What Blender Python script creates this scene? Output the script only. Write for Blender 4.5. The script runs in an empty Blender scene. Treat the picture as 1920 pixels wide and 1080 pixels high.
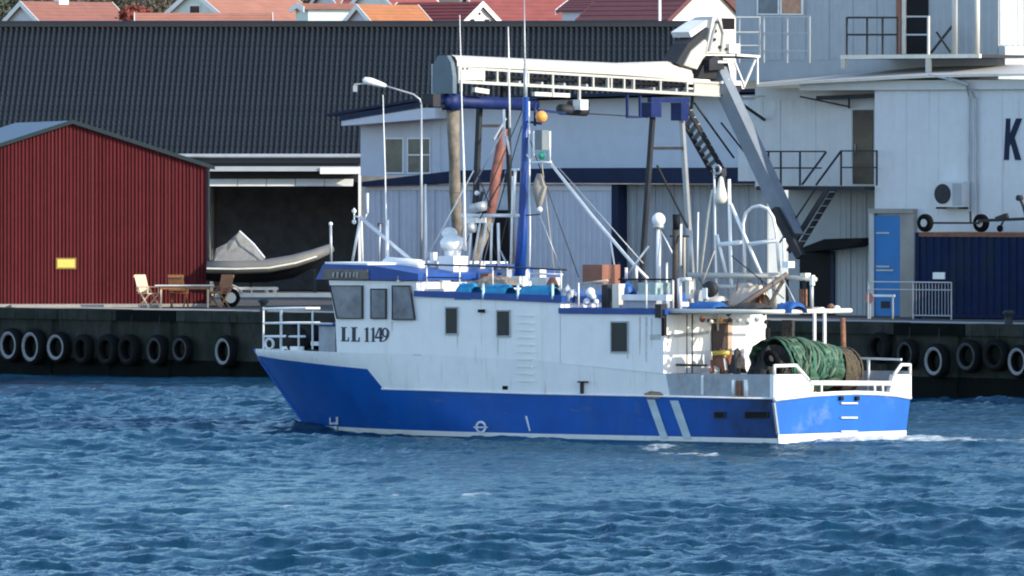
import bpy, bmesh, math, random
import numpy as np
from mathutils import Vector, Matrix

random.seed(7); RNG = np.random.default_rng(7)
SC = bpy.context.scene
COL = SC.collection
R = math.radians

# ------------------------------------------------------------------ camera
F = 19500.0      # focal length in photo pixels (photo 1920 wide): a long telephoto
H = 6.58         # camera height above the water
HZ = 312.0       # horizon row in the photo
CX = 960.0
cam = bpy.data.cameras.new('camera'); camo = bpy.data.objects.new('camera', cam); COL.objects.link(camo)
camo.location = (0, 0, H); camo.rotation_euler = (R(90), 0, 0)
cam.sensor_width = 36; cam.lens = 36 * F / 1920; cam.shift_y = -(540 - HZ) / 1920
cam.clip_start = 1; cam.clip_end = 6000
SC.camera = camo

# ------------------------------------------------------------------ sky and sun
SUN_AZ = -32.0   # degrees, direction towards the sun measured from +X
SUN_EL = 24.0
world = bpy.data.worlds.new('World'); SC.world = world; world.use_nodes = True
wn = world.node_tree.nodes; wl = world.node_tree.links; wn.clear()
sky = wn.new('ShaderNodeTexSky'); sky.sky_type = 'NISHITA'; sky.sun_disc = False
sky.sun_elevation = R(SUN_EL); sky.sun_rotation = R(90 - SUN_AZ)
sky.air_density = 1.0; sky.dust_density = 0.5; sky.ozone_density = 2.2
bg = wn.new('ShaderNodeBackground'); bg.inputs['Strength'].default_value = 0.15
wo = wn.new('ShaderNodeOutputWorld')
wl.new(sky.outputs[0], bg.inputs[0]); wl.new(bg.outputs[0], wo.inputs[0])
sun = bpy.data.lights.new('sun', 'SUN'); sun.energy = 2.3; sun.angle = R(0.53); sun.color = (1.0, 0.90, 0.74)
suno = bpy.data.objects.new('sun', sun); COL.objects.link(suno)
sd = Vector((math.cos(R(SUN_AZ)) * math.cos(R(SUN_EL)), math.sin(R(SUN_AZ)) * math.cos(R(SUN_EL)), math.sin(R(SUN_EL))))
suno.rotation_euler = sd.to_track_quat('Z', 'Y').to_euler(); suno.location = (60, -40, 60)
SC.view_settings.view_transform = 'Standard'; SC.view_settings.look = 'None'
SC.view_settings.gamma = 1; SC.view_settings.exposure = 1.22; SC.view_settings.use_curve_mapping = False
SC.cycles.filter_width = 2.0; SC.cycles.max_bounces = 6; SC.cycles.diffuse_bounces = 3; SC.cycles.glossy_bounces = 3

# ------------------------------------------------------------------ frames and projection
class Frame:
    """local x runs along a front to the right, local y away from the viewer, z up"""
    def __init__(s, X, Y, ang=0.0, Z=0.0):
        s.X, s.Y, s.Z, s.ang = X, Y, Z, ang
        s.c, s.s = math.cos(R(ang)), math.sin(R(ang))
    def w(s, x, y, z):
        return (s.X + x * s.c - y * s.s, s.Y + x * s.s + y * s.c, s.Z + z)
    def loc(s, X, Y, Z):
        dx, dy = X - s.X, Y - s.Y
        return (dx * s.c + dy * s.s, -dx * s.s + dy * s.c, Z - s.Z)
    def pix(s, px, py, y):
        """the point of the local plane y=const seen at photo pixel px,py"""
        kx = (px - CX) / F
        # camera at origin: point t*(kx,1): local y = -(t*kx-X)*s + (t-Y)*c = y
        t = (y + s.Y * s.c - s.X * s.s) / (s.c - kx * s.s)
        return s.loc(t * kx, t, H + (HZ - py) / F * t)
def at(px, D): return (px - CX) / F * D
def zat(py, D): return H + (HZ - py) / F * D
def fr_at(px, D, ang=0.0, Z=0.0): return Frame(at(px, D), D, ang, Z)

# ------------------------------------------------------------------ shapes: (verts, faces)
def box(x0, x1, y0, y1, z0, z1):
    v = [(x, y, z) for x in (x0, x1) for y in (y0, y1) for z in (z0, z1)]
    return v, [(0, 1, 3, 2), (4, 6, 7, 5), (0, 4, 5, 1), (2, 3, 7, 6), (0, 2, 6, 4), (1, 5, 7, 3)]
def basis(d):
    d = Vector(d).normalized(); u = Vector((0, 0, 1)) if abs(d.z) < 0.9 else Vector((1, 0, 0))
    a = d.cross(u).normalized(); return d, a, d.cross(a).normalized()
def tube(pts, r, n=6, cap=True):
    pts = [Vector(p) for p in pts]; m = len(pts); rs = r if isinstance(r, (list, tuple)) else [r] * m
    v, f = [], []; pa = None
    for i, p in enumerate(pts):
        d = (pts[min(i + 1, m - 1)] - pts[max(i - 1, 0)])
        d, a, b = basis(d)
        if pa is not None:
            a = (pa - d * pa.dot(d)); a = a.normalized() if a.length > 1e-6 else basis(d)[1]; b = d.cross(a)
        pa = a
        for k in range(n):
            t = 2 * math.pi * (k + .5) / n; v.append(tuple(p + (a * math.cos(t) + b * math.sin(t)) * rs[i]))
    for i in range(m - 1):
        for k in range(n):
            k2 = (k + 1) % n; f.append((i * n + k, i * n + k2, (i + 1) * n + k2, (i + 1) * n + k))
    if cap: f.append(tuple(range(n - 1, -1, -1))); f.append(tuple(range((m - 1) * n, m * n)))
    return v, f
def cyl(p, q, r, n=8, r2=None): return tube([p, q], [r, r if r2 is None else r2], n)
def beam(p, q, w, h=None):
    """rectangular bar"""
    h = w if h is None else h; d, a, b = basis(Vector(q) - Vector(p)); v = []
    for e in (p, q):
        for sa, sb in ((-1, -1), (1, -1), (1, 1), (-1, 1)): v.append(tuple(Vector(e) + a * sa * w / 2 + b * sb * h / 2))
    return v, [(0, 1, 2, 3), (7, 6, 5, 4), (0, 4, 5, 1), (1, 5, 6, 2), (2, 6, 7, 3), (3, 7, 4, 0)]
def prism(poly, vec):
    n = len(poly); v = [tuple(p) for p in poly] + [tuple(Vector(p) + Vector(vec)) for p in poly]
    f = [tuple(range(n)), tuple(range(2 * n - 1, n - 1, -1))] + [(i, i + n, (i + 1) % n + n, (i + 1) % n) for i in range(n)]
    return v, f
def lathe(o, axis, prof, n=16):
    d, a, b = basis(axis); o = Vector(o); v, f = [], []; m = len(prof)
    for t, r in prof:
        for k in range(n):
            q = 2 * math.pi * k / n; v.append(tuple(o + d * t + (a * math.cos(q) + b * math.sin(q)) * max(r, 1e-4)))
    for i in range(m - 1):
        for k in range(n):
            k2 = (k + 1) % n; f.append((i * n + k, i * n + k2, (i + 1) * n + k2, (i + 1) * n + k))
    f.append(tuple(range(n - 1, -1, -1))); f.append(tuple(range((m - 1) * n, m * n)))
    return v, f
def ball(c, r, n=12, m=8, sz=1.0):
    prof = [(-math.cos(math.pi * i / m) * r * sz, math.sin(math.pi * i / m) * r) for i in range(m + 1)]
    return lathe(c, (0, 0, 1), prof, n)
def torus(c, axis, Rr, r, n=20, m=8):
    d, a, b = basis(axis); c = Vector(c); v, f = [], []
    for i in range(n):
        t = 2 * math.pi * i / n; e = a * math.cos(t) + b * math.sin(t)
        for k in range(m):
            q = 2 * math.pi * k / m; v.append(tuple(c + e * (Rr + r * math.cos(q)) + d * r * math.sin(q)))
    for i in range(n):
        for k in range(m):
            i2, k2 = (i + 1) % n, (k + 1) % m; f.append((i * m + k, i2 * m + k, i2 * m + k2, i * m + k2))
    return v, f
def grid(rows):
    n = len(rows[0]); v = [tuple(p) for r in rows for p in r]; f = []
    for i in range(len(rows) - 1):
        for k in range(n - 1): f.append((i * n + k, i * n + k + 1, (i + 1) * n + k + 1, (i + 1) * n + k))
    return v, f
def join(*sh):
    v, f = [], []
    for a, b in sh:
        o = len(v); v += a; f += [tuple(i + o for i in q) for q in b]
    return v, f
def ring(outer, inner, nrm, t0, t1):
    """window frame: closed band between two polygons, thick along nrm"""
    N = Vector(nrm); n = len(outer); v = []
    for P, t in ((outer, t0), (outer, t1), (inner, t1), (inner, t0)):
        v += [tuple(Vector(p) + N * t) for p in P]
    f = []
    for q in range(4):
        a, b = q * n, ((q + 1) % 4) * n
        for i in range(n): f.append((a + i, a + (i + 1) % n, b + (i + 1) % n, b + i))
    return v, f
def shrink(poly, k):
    c = sum((Vector(p) for p in poly), Vector()) / len(poly); out = []
    for p in poly:
        d = Vector(p) - c; out.append(tuple(c + d * max(0.0, 1 - k / d.length)))
    return out
def corr(x0, x1, z0, z1, y, pitch, depth, duty=.5):
    """trapezoid sheet facing -y with a flat back; z1 may be a function of x"""
    top = z1 if callable(z1) else (lambda x: z1); xs = []; x = x0
    while x < x1 - 1e-6:
        xs += [(x, 0), (x + pitch * duty * .8, 0), (x + pitch * duty, 1), (x + pitch * .9, 1)]; x += pitch
    xs = [(min(a, x1), b) for a, b in xs] + [(x1, 0)]
    return grid([[(a, y - depth * b, z0) for a, b in xs], [(a, y - depth * b, top(a)) for a, b in xs]])

def mesh(name, sh, smooth=False):
    me = bpy.data.meshes.new(name); me.from_pydata([tuple(p) for p in sh[0]], [], sh[1])
    bm = bmesh.new(); bm.from_mesh(me); bmesh.ops.recalc_face_normals(bm, faces=bm.faces); bm.to_mesh(me); bm.free()
    if smooth:
        for p in me.polygons: p.use_smooth = True
    return me
def obj(name, sh, mat, parent=None, smooth=False):
    me = sh if isinstance(sh, bpy.types.Mesh) else mesh(name, sh, smooth)
    if mat is not None and not me.materials: me.materials.append(mat)
    o = bpy.data.objects.new(name, me); COL.objects.link(o)
    if parent is not None: o.parent = parent
    return o
def thing(name, label, cat, fr, group=None):
    o = bpy.data.objects.new(name, None); COL.objects.link(o); o.empty_display_size = .3
    o.location = (fr.X, fr.Y, fr.Z); o.rotation_euler = (0, 0, R(fr.ang)); o['label'] = label; o['category'] = cat
    if group: o['group'] = group
    return o
def tag(o, label, cat, fr=None, group=None):
    o['label'] = label; o['category'] = cat
    if group: o['group'] = group
    if fr is not None: o.location = (fr.X, fr.Y, fr.Z); o.rotation_euler = (0, 0, R(fr.ang))
    return o
def struct(o): o['kind'] = 'structure'; return o

# ------------------------------------------------------------------ materials
MC = {}
def M(name, col, rough=.6, metal=0.0, var=.12, scale=2.0, bump=0.0, bscale=30.0, dirt=None, damt=0.0, dscale=(1.5, 1.5, .25), spec=.5, lo=.52, streak=None):
    if name in MC: return MC[name]
    m = bpy.data.materials.new(name); m.use_nodes = True; MC[name] = m
    nt = m.node_tree; n = nt.nodes; l = nt.links; p = n['Principled BSDF']
    p.inputs['Roughness'].default_value = rough; p.inputs['Metallic'].default_value = metal
    p.inputs['Specular IOR Level'].default_value = spec
    tc = n.new('ShaderNodeTexCoord')
    nz = n.new('ShaderNodeTexNoise'); nz.inputs['Scale'].default_value = scale; nz.inputs['Detail'].default_value = 6; nz.inputs['Roughness'].default_value = .65
    l.new(tc.outputs['Object'], nz.inputs['Vector'])
    mr = n.new('ShaderNodeMapRange'); mr.inputs[1].default_value = .3; mr.inputs[2].default_value = .7
    mr.inputs[3].default_value = 1 - var; mr.inputs[4].default_value = 1 + var; l.new(nz.outputs['Fac'], mr.inputs[0])
    hs = n.new('ShaderNodeMix'); hs.data_type = 'RGBA'; hs.blend_type = 'MULTIPLY'; hs.inputs['Factor'].default_value = 1
    hs.inputs['A'].default_value = (*col, 1); l.new(mr.outputs[0], hs.inputs['B']); out = hs.outputs['Result']
    if dirt is not None and damt > 0:
        mp = n.new('ShaderNodeMapping'); mp.inputs['Scale'].default_value = dscale; l.new(tc.outputs['Object'], mp.inputs['Vector'])
        n2 = n.new('ShaderNodeTexNoise'); n2.inputs['Scale'].default_value = 1.0; n2.inputs['Detail'].default_value = 7; n2.inputs['Roughness'].default_value = .7
        l.new(mp.outputs[0], n2.inputs['Vector'])
        m2 = n.new('ShaderNodeMapRange'); m2.inputs[1].default_value = lo; m2.inputs[2].default_value = lo + .22; m2.inputs[3].default_value = 0; m2.inputs[4].default_value = damt
        l.new(n2.outputs['Fac'], m2.inputs[0])
        mx = n.new('ShaderNodeMix'); mx.data_type = 'RGBA'; l.new(m2.outputs[0], mx.inputs['Factor']); l.new(out, mx.inputs['A']); mx.inputs['B'].default_value = (*dirt, 1)
        out = mx.outputs['Result']
    if streak is not None:
        scol, samt, ssc, slo = streak
        mp3 = n.new('ShaderNodeMapping'); mp3.inputs['Scale'].default_value = ssc; mp3.inputs['Location'].default_value = (3.7, 1.3, .4); l.new(tc.outputs['Object'], mp3.inputs['Vector'])
        n4 = n.new('ShaderNodeTexNoise'); n4.inputs['Scale'].default_value = 1.0; n4.inputs['Detail'].default_value = 4; n4.inputs['Roughness'].default_value = .6; l.new(mp3.outputs[0], n4.inputs['Vector'])
        m4 = n.new('ShaderNodeMapRange'); m4.inputs[1].default_value = slo; m4.inputs[2].default_value = slo + .12; m4.inputs[3].default_value = 0; m4.inputs[4].default_value = samt; l.new(n4.outputs['Fac'], m4.inputs[0])
        mx4 = n.new('ShaderNodeMix'); mx4.data_type = 'RGBA'; l.new(m4.outputs[0], mx4.inputs['Factor']); l.new(out, mx4.inputs['A']); mx4.inputs['B'].default_value = (*scol, 1); out = mx4.outputs['Result']
    l.new(out, p.inputs['Base Color'])
    if bump > 0:
        n3 = n.new('ShaderNodeTexNoise'); n3.inputs['Scale'].default_value = bscale; n3.inputs['Detail'].default_value = 5; l.new(tc.outputs['Object'], n3.inputs['Vector'])
        b = n.new('ShaderNodeBump'); b.inputs['Strength'].default_value = bump; b.inputs['Distance'].default_value = .03; l.new(n3.outputs['Fac'], b.inputs['Height']); l.new(b.outputs[0], p.inputs['Normal'])
    return m
RUST = (.16, .07, .03)
m_white = M('boat_white_paint', (.80, .80, .79), .4, var=.05, dirt=(.46, .38, .29), damt=.5, dscale=(3.2, 3.2, .14), lo=.56, bump=.12, bscale=1.6, streak=((.42, .27, .15), .45, (5.5, 5.5, .35), .64))
m_white2 = M('white_painted_steel', (.76, .76, .74), .45, var=.08, dirt=(.35, .22, .14), damt=.4, dscale=(5, 5, 2.2), lo=.56)
m_blue = M('hull_blue_paint', (.001, .082, .36), .45, var=.16, scale=1.2, dirt=(.035, .11, .26), damt=.5, dscale=(1.6, 1.6, .35), lo=.53, bump=.12, bscale=1.6, spec=.3, streak=((.10, .13, .19), .6, (1.4, 1.4, 5.0), .63))
m_bluedk = M('cap_blue_paint', (.004, .055, .26), .5, var=.2, scale=3)
m_boot = M('boot_stripe_white', (.74, .74, .72), .5, dirt=(.2, .25, .2), damt=.5, dscale=(2, 2, 2))
m_antif = M('antifouling', (.03, .04, .05), .6)
m_grey = M('bulwark_grey', (.34, .37, .40), .5, var=.15, scale=4, dirt=(.18, .13, .1), damt=.5, dscale=(3, 3, 1.2))
m_glass = M('window_glass', (.022, .03, .036), .12, var=.2, spec=.3)
m_glass2 = M('wheelhouse_glass', (.14, .16, .19), .3, var=.45, scale=2.2, spec=.4)
m_gasket = M('black_rubber_gasket', (.02, .02, .022), .7)
m_black = M('black_paint', (.008, .008, .010), .7, spec=.2)
m_dark = M('dark_steel', (.026, .029, .034), .6, var=.3, dirt=(.08, .045, .03), damt=.5, dscale=(4, 4, 3), spec=.3)
m_galv = M('galvanised_steel', (.42, .44, .46), .45, .4, var=.12)
m_cream = M('cream_painted_steel', (.70, .66, .56), .5, var=.08, dirt=(.4, .33, .24), damt=.4, dscale=(3, 3, 2))
m_creamw = M('cream_white_cover', (.50, .48, .43), .5, var=.06, dirt=(.5, .45, .35), damt=.35, dscale=(2, 2, 2))
m_navy = M('navy_steel', (.008, .020, .10), .55, var=.3, scale=4, spec=.3)
m_mast = M('mast_blue', (.006, .05, .24), .4, var=.15, dirt=(.3, .3, .35), damt=.4, dscale=(5, 5, .6))
m_tarp = M('turquoise_tarp', (.01, .22, .42), .55, var=.25, scale=4, bump=.6, bscale=5)
m_tarpb = M('blue_tarp', (.015, .09, .30), .55, var=.3, scale=6, bump=.6, bscale=6)
m_brown = M('brown_paint', (.26, .10, .06), .6, var=.2, scale=3, dirt=(.12, .07, .05), damt=.5, dscale=(3, 3, 3))
m_rust = M('rusty_steel', (.20, .09, .05), .8, var=.4, scale=7)
m_orange = M('orange_plastic', (.75, .33, .07), .5)
m_yellow = M('yellow_paint', (.75, .55, .10), .5)
m_net = M('green_net', (.018, .075, .045), .9, var=.55, scale=9, bump=1, bscale=14, dirt=(.20, .30, .20), damt=.8, dscale=(9, 1.2, 9), lo=.48)
m_netdk = M('dark_net', (.035, .035, .035), .95, var=.6, scale=9, bump=1, bscale=16)
m_netbr = M('brown_net', (.075, .06, .04), .95, var=.5, scale=9, bump=1, bscale=16)
m_stripe = M('pale_stripe_paint', (.42, .52, .56), .5, var=.12)
m_letter = M('black_letter_paint', (.025, .035, .05), .6)
m_wood = M('deck_wood', (.20, .15, .10), .8, var=.25, scale=6)
m_rope = M('rope', (.45, .40, .30), .9)
m_conc = M('quay_concrete', (.33, .31, .28), .85, var=.2, scale=.6, bump=.3, bscale=9, dirt=(.12, .12, .10), damt=.6, dscale=(.5, .5, .5))
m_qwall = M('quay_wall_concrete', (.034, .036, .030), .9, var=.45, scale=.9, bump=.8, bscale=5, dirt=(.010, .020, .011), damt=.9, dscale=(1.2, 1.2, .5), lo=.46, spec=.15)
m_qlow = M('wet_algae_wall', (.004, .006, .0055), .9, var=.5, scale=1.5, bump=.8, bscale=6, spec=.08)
m_tyre = M('tyre_rubber', (.006, .0065, .007), .9, var=.3, spec=.12)
m_tyreg = [M('tyre_sidewall_pale', (.23, .235, .24), .8, var=.35, scale=5, spec=.2), M('tyre_sidewall_mid', (.055, .058, .06), .85, var=.5, scale=5, spec=.15), M('tyre_sidewall_dark', (.013, .014, .014), .9, var=.5, scale=5, spec=.12)]
m_red = M('falu_red_cladding', (.118, .018, .020), .9, var=.16, scale=1.2, dirt=(.085, .015, .018), damt=.7, dscale=(4.5, 2.2, .08), lo=.45, spec=.2)
m_red2 = M('falu_red_sunworn', (.135, .024, .026), .9, var=.1, spec=.2)
m_red3 = M('falu_red_dark_board', (.10, .0155, .018), .9, var=.15, spec=.2)  # slightly darker red, given to strips at random
m_roofg = M('grey_blue_roof_felt', (.07, .12, .17), .6, var=.1)
m_verge = M('dark_teal_verge', (.022, .035, .04), .7, spec=.2)
m_tile = M('black_glazed_tile', (.021, .025, .028), .5, var=.35, scale=3, spec=.3, dirt=(.055, .062, .064), damt=.5, dscale=(5, 5, .5), lo=.5)
m_ridge = M('black_ridge', (.012, .014, .018), .5)
m_shedin = M('dark_shed_interior', (.15, .15, .155), .8, var=.3)
m_palebl = M('pale_blue_cladding', (.52, .57, .63), .6, var=.06, dirt=(.40, .44, .49), damt=.4, dscale=(1, 1, .2), streak=((.34, .34, .33), .4, (3.5, 3.5, .2), .63))
m_paleup = M('pale_upper_cladding', (.52, .57, .63), .6, var=.05, dirt=(.36, .40, .45), damt=.3, dscale=(.8, .8, .3))
m_greycl = M('grey_cladding', (.36, .39, .41), .65, var=.07, dirt=(.27, .29, .30), damt=.4, dscale=(1, 1, .2))
m_kwall = M('white_sheet_cladding', (.66, .68, .69), .55, var=.05, dirt=(.48, .48, .46), damt=.5, dscale=(.8, .8, .25), streak=((.40, .37, .32), .5, (4.0, 4.0, .18), .62))
m_kup = M('white_upper_cladding', (.62, .63, .62), .6, var=.05, dirt=(.5, .5, .47), damt=.4, dscale=(1.2, 1.2, .2))
m_navyband = M('navy_fascia', (.008, .018, .05), .6, var=.2, spec=.25)
m_bluedoor = M('blue_door_paint', (.008, .17, .46), .5, var=.1, dirt=(.03, .12, .35), damt=.4, dscale=(2, 2, .6))
m_cont = M('dark_blue_container', (.007, .017, .058), .8, var=.25, scale=1.5, dirt=(.02, .03, .035), damt=.7, dscale=(1.2, 1.2, .3), lo=.47, spec=.15)
m_ltwood = M('pale_wood', (.72, .52, .34), .6, var=.12, scale=6)
m_orwood = M('oiled_orange_wood', (.30, .13, .055), .55, var=.2, scale=6)
m_ribt = M('grey_rubber_tube', (.15, .147, .135), .6, var=.08)
m_cover = M('grey_boat_cover', (.21, .205, .19), .8, var=.2, scale=3, bump=.5, bscale=4)
m_grnsign = M('signal_green', (.03, .3, .18), .5)
m_lampw = M('lamp_white', (.8, .8, .78), .35)
m_fabric = M('spout_fabric', (.20, .165, .125), .9, var=.5, scale=2.2, bump=.8, bscale=5, dirt=(.06, .06, .065), damt=.7, dscale=(1, 1, .7), lo=.48)
m_redpipe = M('red_brown_hose', (.24, .085, .06), .7, var=.4, scale=4)
m_ground = M('hill_grass', (.11, .10, .055), .95, var=.4, scale=.08, dirt=(.16, .14, .10), damt=.7, dscale=(.2, .2, .2))
def m_wall(i): return [M('house_wall_white', (.78, .76, .72), .7, var=.05), M('house_wall_lilac', (.58, .58, .64), .7, var=.05), M('house_wall_green', (.62, .70, .66), .7, var=.05)][i]
def m_roof(i): return [M('roof_brown_red', (.26, .11, .085), .75, var=.15, scale=1), M('roof_orange', (.35, .155, .11), .75, var=.12, scale=1),
    M('roof_bright_orange', (.38, .15, .065), .75, var=.15, scale=1), M('roof_dark_red', (.17, .035, .035), .75, var=.15, scale=1), M('roof_red', (.25, .068, .06), .75, var=.15, scale=1), M('roof_maroon', (.11, .035, .04), .75, var=.15, scale=1)][i]

# ------------------------------------------------------------------ quay frame
QZ = 2.05
QA = math.degrees(math.atan2(295 - 331, 14.5 + 16.3))
Q = Frame(-16.3, 331, QA)          # x along the quay edge, y inland
def q_at(px):                       # quay-edge point seen at column px
    return Q.pix(px, 600, 0)[0]

# ------------------------------------------------------------------ boat frame and hull form
BD0 = F * H / (830 - HZ)
B = Frame(at(1450, BD0), BD0, -39)  # origin: port quarter at the waterline; x = minus the distance forward; y to starboard
BEAM = 5.4; HB = BEAM / 2
def lev(z): return min(1.0, max(0.0, z / 1.9))
def a_end(z): s = lev(z); return 16.75 + 1.75 * s
def half(a, z):
    s = lev(z); e = a_end(z); a1 = 8.5 + 3.4 * s; b = 2.54 + .16 * s
    if z < 0: b += .25 * z
    if a <= a1: return b
    return b * max(0.0, 1 - ((a - a1) / (e - a1)) ** (1.9 + .4 * s))
def skin(px, py):
    """hull or house side point seen at a photo pixel"""
    lo = None; y = -0.3
    while y < HB:
        x, _, z = B.pix(px, py, y)
        if HB - half(-x, z) <= y: break
        y += .02
    return (x, y, z)
def skin_n(p):
    a, z = -p[0], p[2]; dy = (half(a - .1, z) - half(a + .1, z)) / .2     # half-breadth loss per metre forward
    return Vector((-dy, -1, 0)).normalized()
def b(px, py, y=HB): return B.pix(px, py, y)
def interp(pts):
    pts = sorted(pts); xs = [p[0] for p in pts]; zs = [p[1] for p in pts]
    return lambda a: float(np.interp(a, xs, zs))

# ================================================================== WATER
def build_water():
    fx0, fx1, fy0, fy1 = -21, 21, 155, 352
    nx, ny = 470, 1320
    # wave trains
    X, Y = np.meshgrid(np.linspace(fx0, fx1, nx), np.linspace(fy0, fy1, ny))
    Z = np.zeros_like(X); DX = np.zeros_like(X); DY = np.zeros_like(X)
    wind = R(248)
    for i in range(150):
        L = 10 ** RNG.uniform(math.log10(.26), math.log10(3.0)); k = 2 * math.pi / L
        th = wind + RNG.normal(0, .70); amp = .0044 * L ** .45 * RNG.uniform(.4, 1.4)
        kx, ky = k * math.cos(th), k * math.sin(th); ph = kx * X + ky * Y + RNG.uniform(0, 6.28)
        Z += amp * np.cos(ph); DX -= .9 * amp * math.cos(th) * np.sin(ph); DY -= .9 * amp * math.sin(th) * np.sin(ph)
    for i in range(10):
        L = RNG.uniform(5, 16); th = wind + RNG.normal(0, .45); k = 2 * math.pi / L; Z += .028 * (L / 10) * np.cos(k * (math.cos(th) * X + math.sin(th) * Y) + RNG.uniform(0, 6.28))
    # gusts make rough and calm patches
    g = np.zeros_like(X)
    for i in range(14):
        L = RNG.uniform(14, 60); th = RNG.uniform(0, 6.28); g += np.cos(2 * math.pi / L * (math.cos(th) * X + .4 * math.sin(th) * Y) + RNG.uniform(0, 6.28))
    g = .92 + .38 * np.tanh(g / 3)
    edge = np.clip(np.minimum.reduce([X - fx0, fx1 - X, (Y - fy0) / 2, (fy1 - Y) / 2]) / 3, 0, 1)
    shelter = np.clip((352 - Y) / 60, .7, 1)
    Z *= g * edge * shelter; DX *= g * edge * shelter; DY *= g * edge * shelter
    # boat frame coordinates for wake and bow wave
    bx = (X - B.X) * B.c + (Y - B.Y) * B.s; by = -(X - B.X) * B.s + (Y - B.Y) * B.c
    a = -bx; off = np.abs(by - HB)
    foam = np.zeros_like(X)
    aft = np.clip(-a, 0, 60)
    wk = np.exp(-((off - .2) / (2.6 + .05 * aft)) ** 2) * (a < .4) * np.exp(-aft / 26)
    foam = np.maximum(foam, .62 * wk)
    hbw = np.array([half(v, .0) for v in np.linspace(0, 17, 171)])
    hw = np.interp(a, np.linspace(0, 17, 171), hbw)
    side = np.exp(-np.maximum(off - hw, 0) / .35) * (a > -.3) * (a < 17.5)
    foam = np.maximum(foam, .40 * side * (.55 + .45 * np.cos(a * 1.3 + 1)) )
    # bow wave running back
    for sgn in (1, -1):
        d = (sgn * (by - HB)) - (.25 + .30 * (17.2 - a)); m = np.exp(-(d / .55) ** 2) * np.clip((17.6 - a) / 1.0, 0, 1) * np.exp(-np.clip(17 - a, 0, 99) / 7)
        Z += .16 * m; foam = np.maximum(foam, .40 * m)
    Z = Z * (1 - .55 * side) - .07 * side; Z += .12 * wk * np.sin(a * 2.1 + by * 1.3)
    for (px, py, s) in ((885, 942, 1.0), (545, 952, .75), (1275, 852, 1.1), (1230, 842, .8), (1330, 858, .6), (1105, 905, .4), (740, 930, .35), (1660, 930, .3), (1850, 790, .35)):
        D = F * H / (py - HZ); wx = at(px, D)
        m = np.exp(-(((X - wx) / (.75 * s)) ** 2 + ((Y - D) / (1.5 * s)) ** 2)); foam = np.maximum(foam, (.52 if 1200 < px < 1340 else .44) * m); Z += .06 * s * m
    Xd, Yd = X + DX, Y + DY
    v = np.stack([Xd, Yd, Z], -1).reshape(-1, 3)
    idx = np.arange(nx * ny).reshape(ny, nx)
    f = np.stack([idx[:-1, :-1], idx[:-1, 1:], idx[1:, 1:], idx[1:, :-1]], -1).reshape(-1, 4)
    # the wide flat rest of the harbour around it
    n0 = len(v)
    ex = [(-900, -60), (900, -60), (900, 900), (-900, 900)]
    inner = [(fx0, fy0), (fx1, fy0), (fx1, fy1), (fx0, fy1)]
    ev = np.array([(x, y, 0) for x, y in ex + inner]); v = np.vstack([v, ev])
    ef = np.array([(n0 + i, n0 + (i + 1) % 4, n0 + 4 + (i + 1) % 4, n0 + 4 + i) for i in range(4)])
    f = np.vstack([f, ef])
    me = bpy.data.meshes.new('water')
    me.vertices.add(len(v)); me.vertices.foreach_set('co', v.astype(np.float32).ravel())
    me.loops.add(f.size); me.loops.foreach_set('vertex_index', f.astype(np.int32).ravel())
    me.polygons.add(len(f)); me.polygons.foreach_set('loop_start', np.arange(0, f.size, 4, dtype=np.int32)); me.polygons.foreach_set('loop_total', np.full(len(f), 4, dtype=np.int32))
    me.polygons.foreach_set('use_smooth', np.ones(len(f), dtype=bool))
    at_ = me.attributes.new('foam', 'FLOAT', 'POINT'); at_.data.foreach_set('value', np.concatenate([foam.ravel(), np.zeros(8)]).astype(np.float32))
    me.update(calc_edges=True); me.validate()
    m = bpy.data.materials.new('sea_water'); m.use_nodes = True; nt = m.node_tree; n = nt.nodes; l = nt.links; n.remove(n['Principled BSDF']); outp = n['Material Output']
    tc = n.new('ShaderNodeTexCoord')
    mp = n.new('ShaderNodeMapping'); mp.inputs['Scale'].default_value = (1.0, .6, 1); l.new(tc.outputs['Object'], mp.inputs['Vector'])
    nz = n.new('ShaderNodeTexNoise'); nz.inputs['Scale'].default_value = 6.5; nz.inputs['Detail'].default_value = 5; nz.inputs['Roughness'].default_value = .62; l.new(mp.outputs[0], nz.inputs['Vector'])
    bp = n.new('ShaderNodeBump'); bp.inputs['Strength'].default_value = .8; bp.inputs['Distance'].default_value = .05; l.new(nz.outputs['Fac'], bp.inputs['Height'])
    fa = n.new('ShaderNodeAttribute'); fa.attribute_name = 'foam'
    n2 = n.new('ShaderNodeTexNoise'); n2.inputs['Scale'].default_value = 3.4; n2.inputs['Detail'].default_value = 9; n2.inputs['Roughness'].default_value = .75; l.new(mp.outputs[0], n2.inputs['Vector'])
    add = n.new('ShaderNodeMath'); add.operation = 'ADD'; l.new(fa.outputs['Fac'], add.inputs[0]); l.new(n2.outputs['Fac'], add.inputs[1])
    mr = n.new('ShaderNodeMapRange'); mr.inputs[1].default_value = .86; mr.inputs[2].default_value = 1.12; l.new(add.outputs[0], mr.inputs[0])
    # deep water body, sky mirror weighted by Fresnel, foam on top
    body = n.new('ShaderNodeBsdfDiffuse'); body.inputs['Color'].default_value = (.005, .038, .072, 1); l.new(bp.outputs[0], body.inputs['Normal'])
    gl = n.new('ShaderNodeBsdfGlossy'); gl.inputs['Roughness'].default_value = .10; gl.inputs['Color'].default_value = (.72, .90, 1.0, 1); l.new(bp.outputs[0], gl.inputs['Normal'])
    fz = n.new('ShaderNodeFresnel'); fz.inputs['IOR'].default_value = 1.333; l.new(bp.outputs[0], fz.inputs['Normal'])
    mu = n.new('ShaderNodeMath'); mu.operation = 'MULTIPLY'; mu.inputs[1].default_value = .50; l.new(fz.outputs[0], mu.inputs[0])
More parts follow.
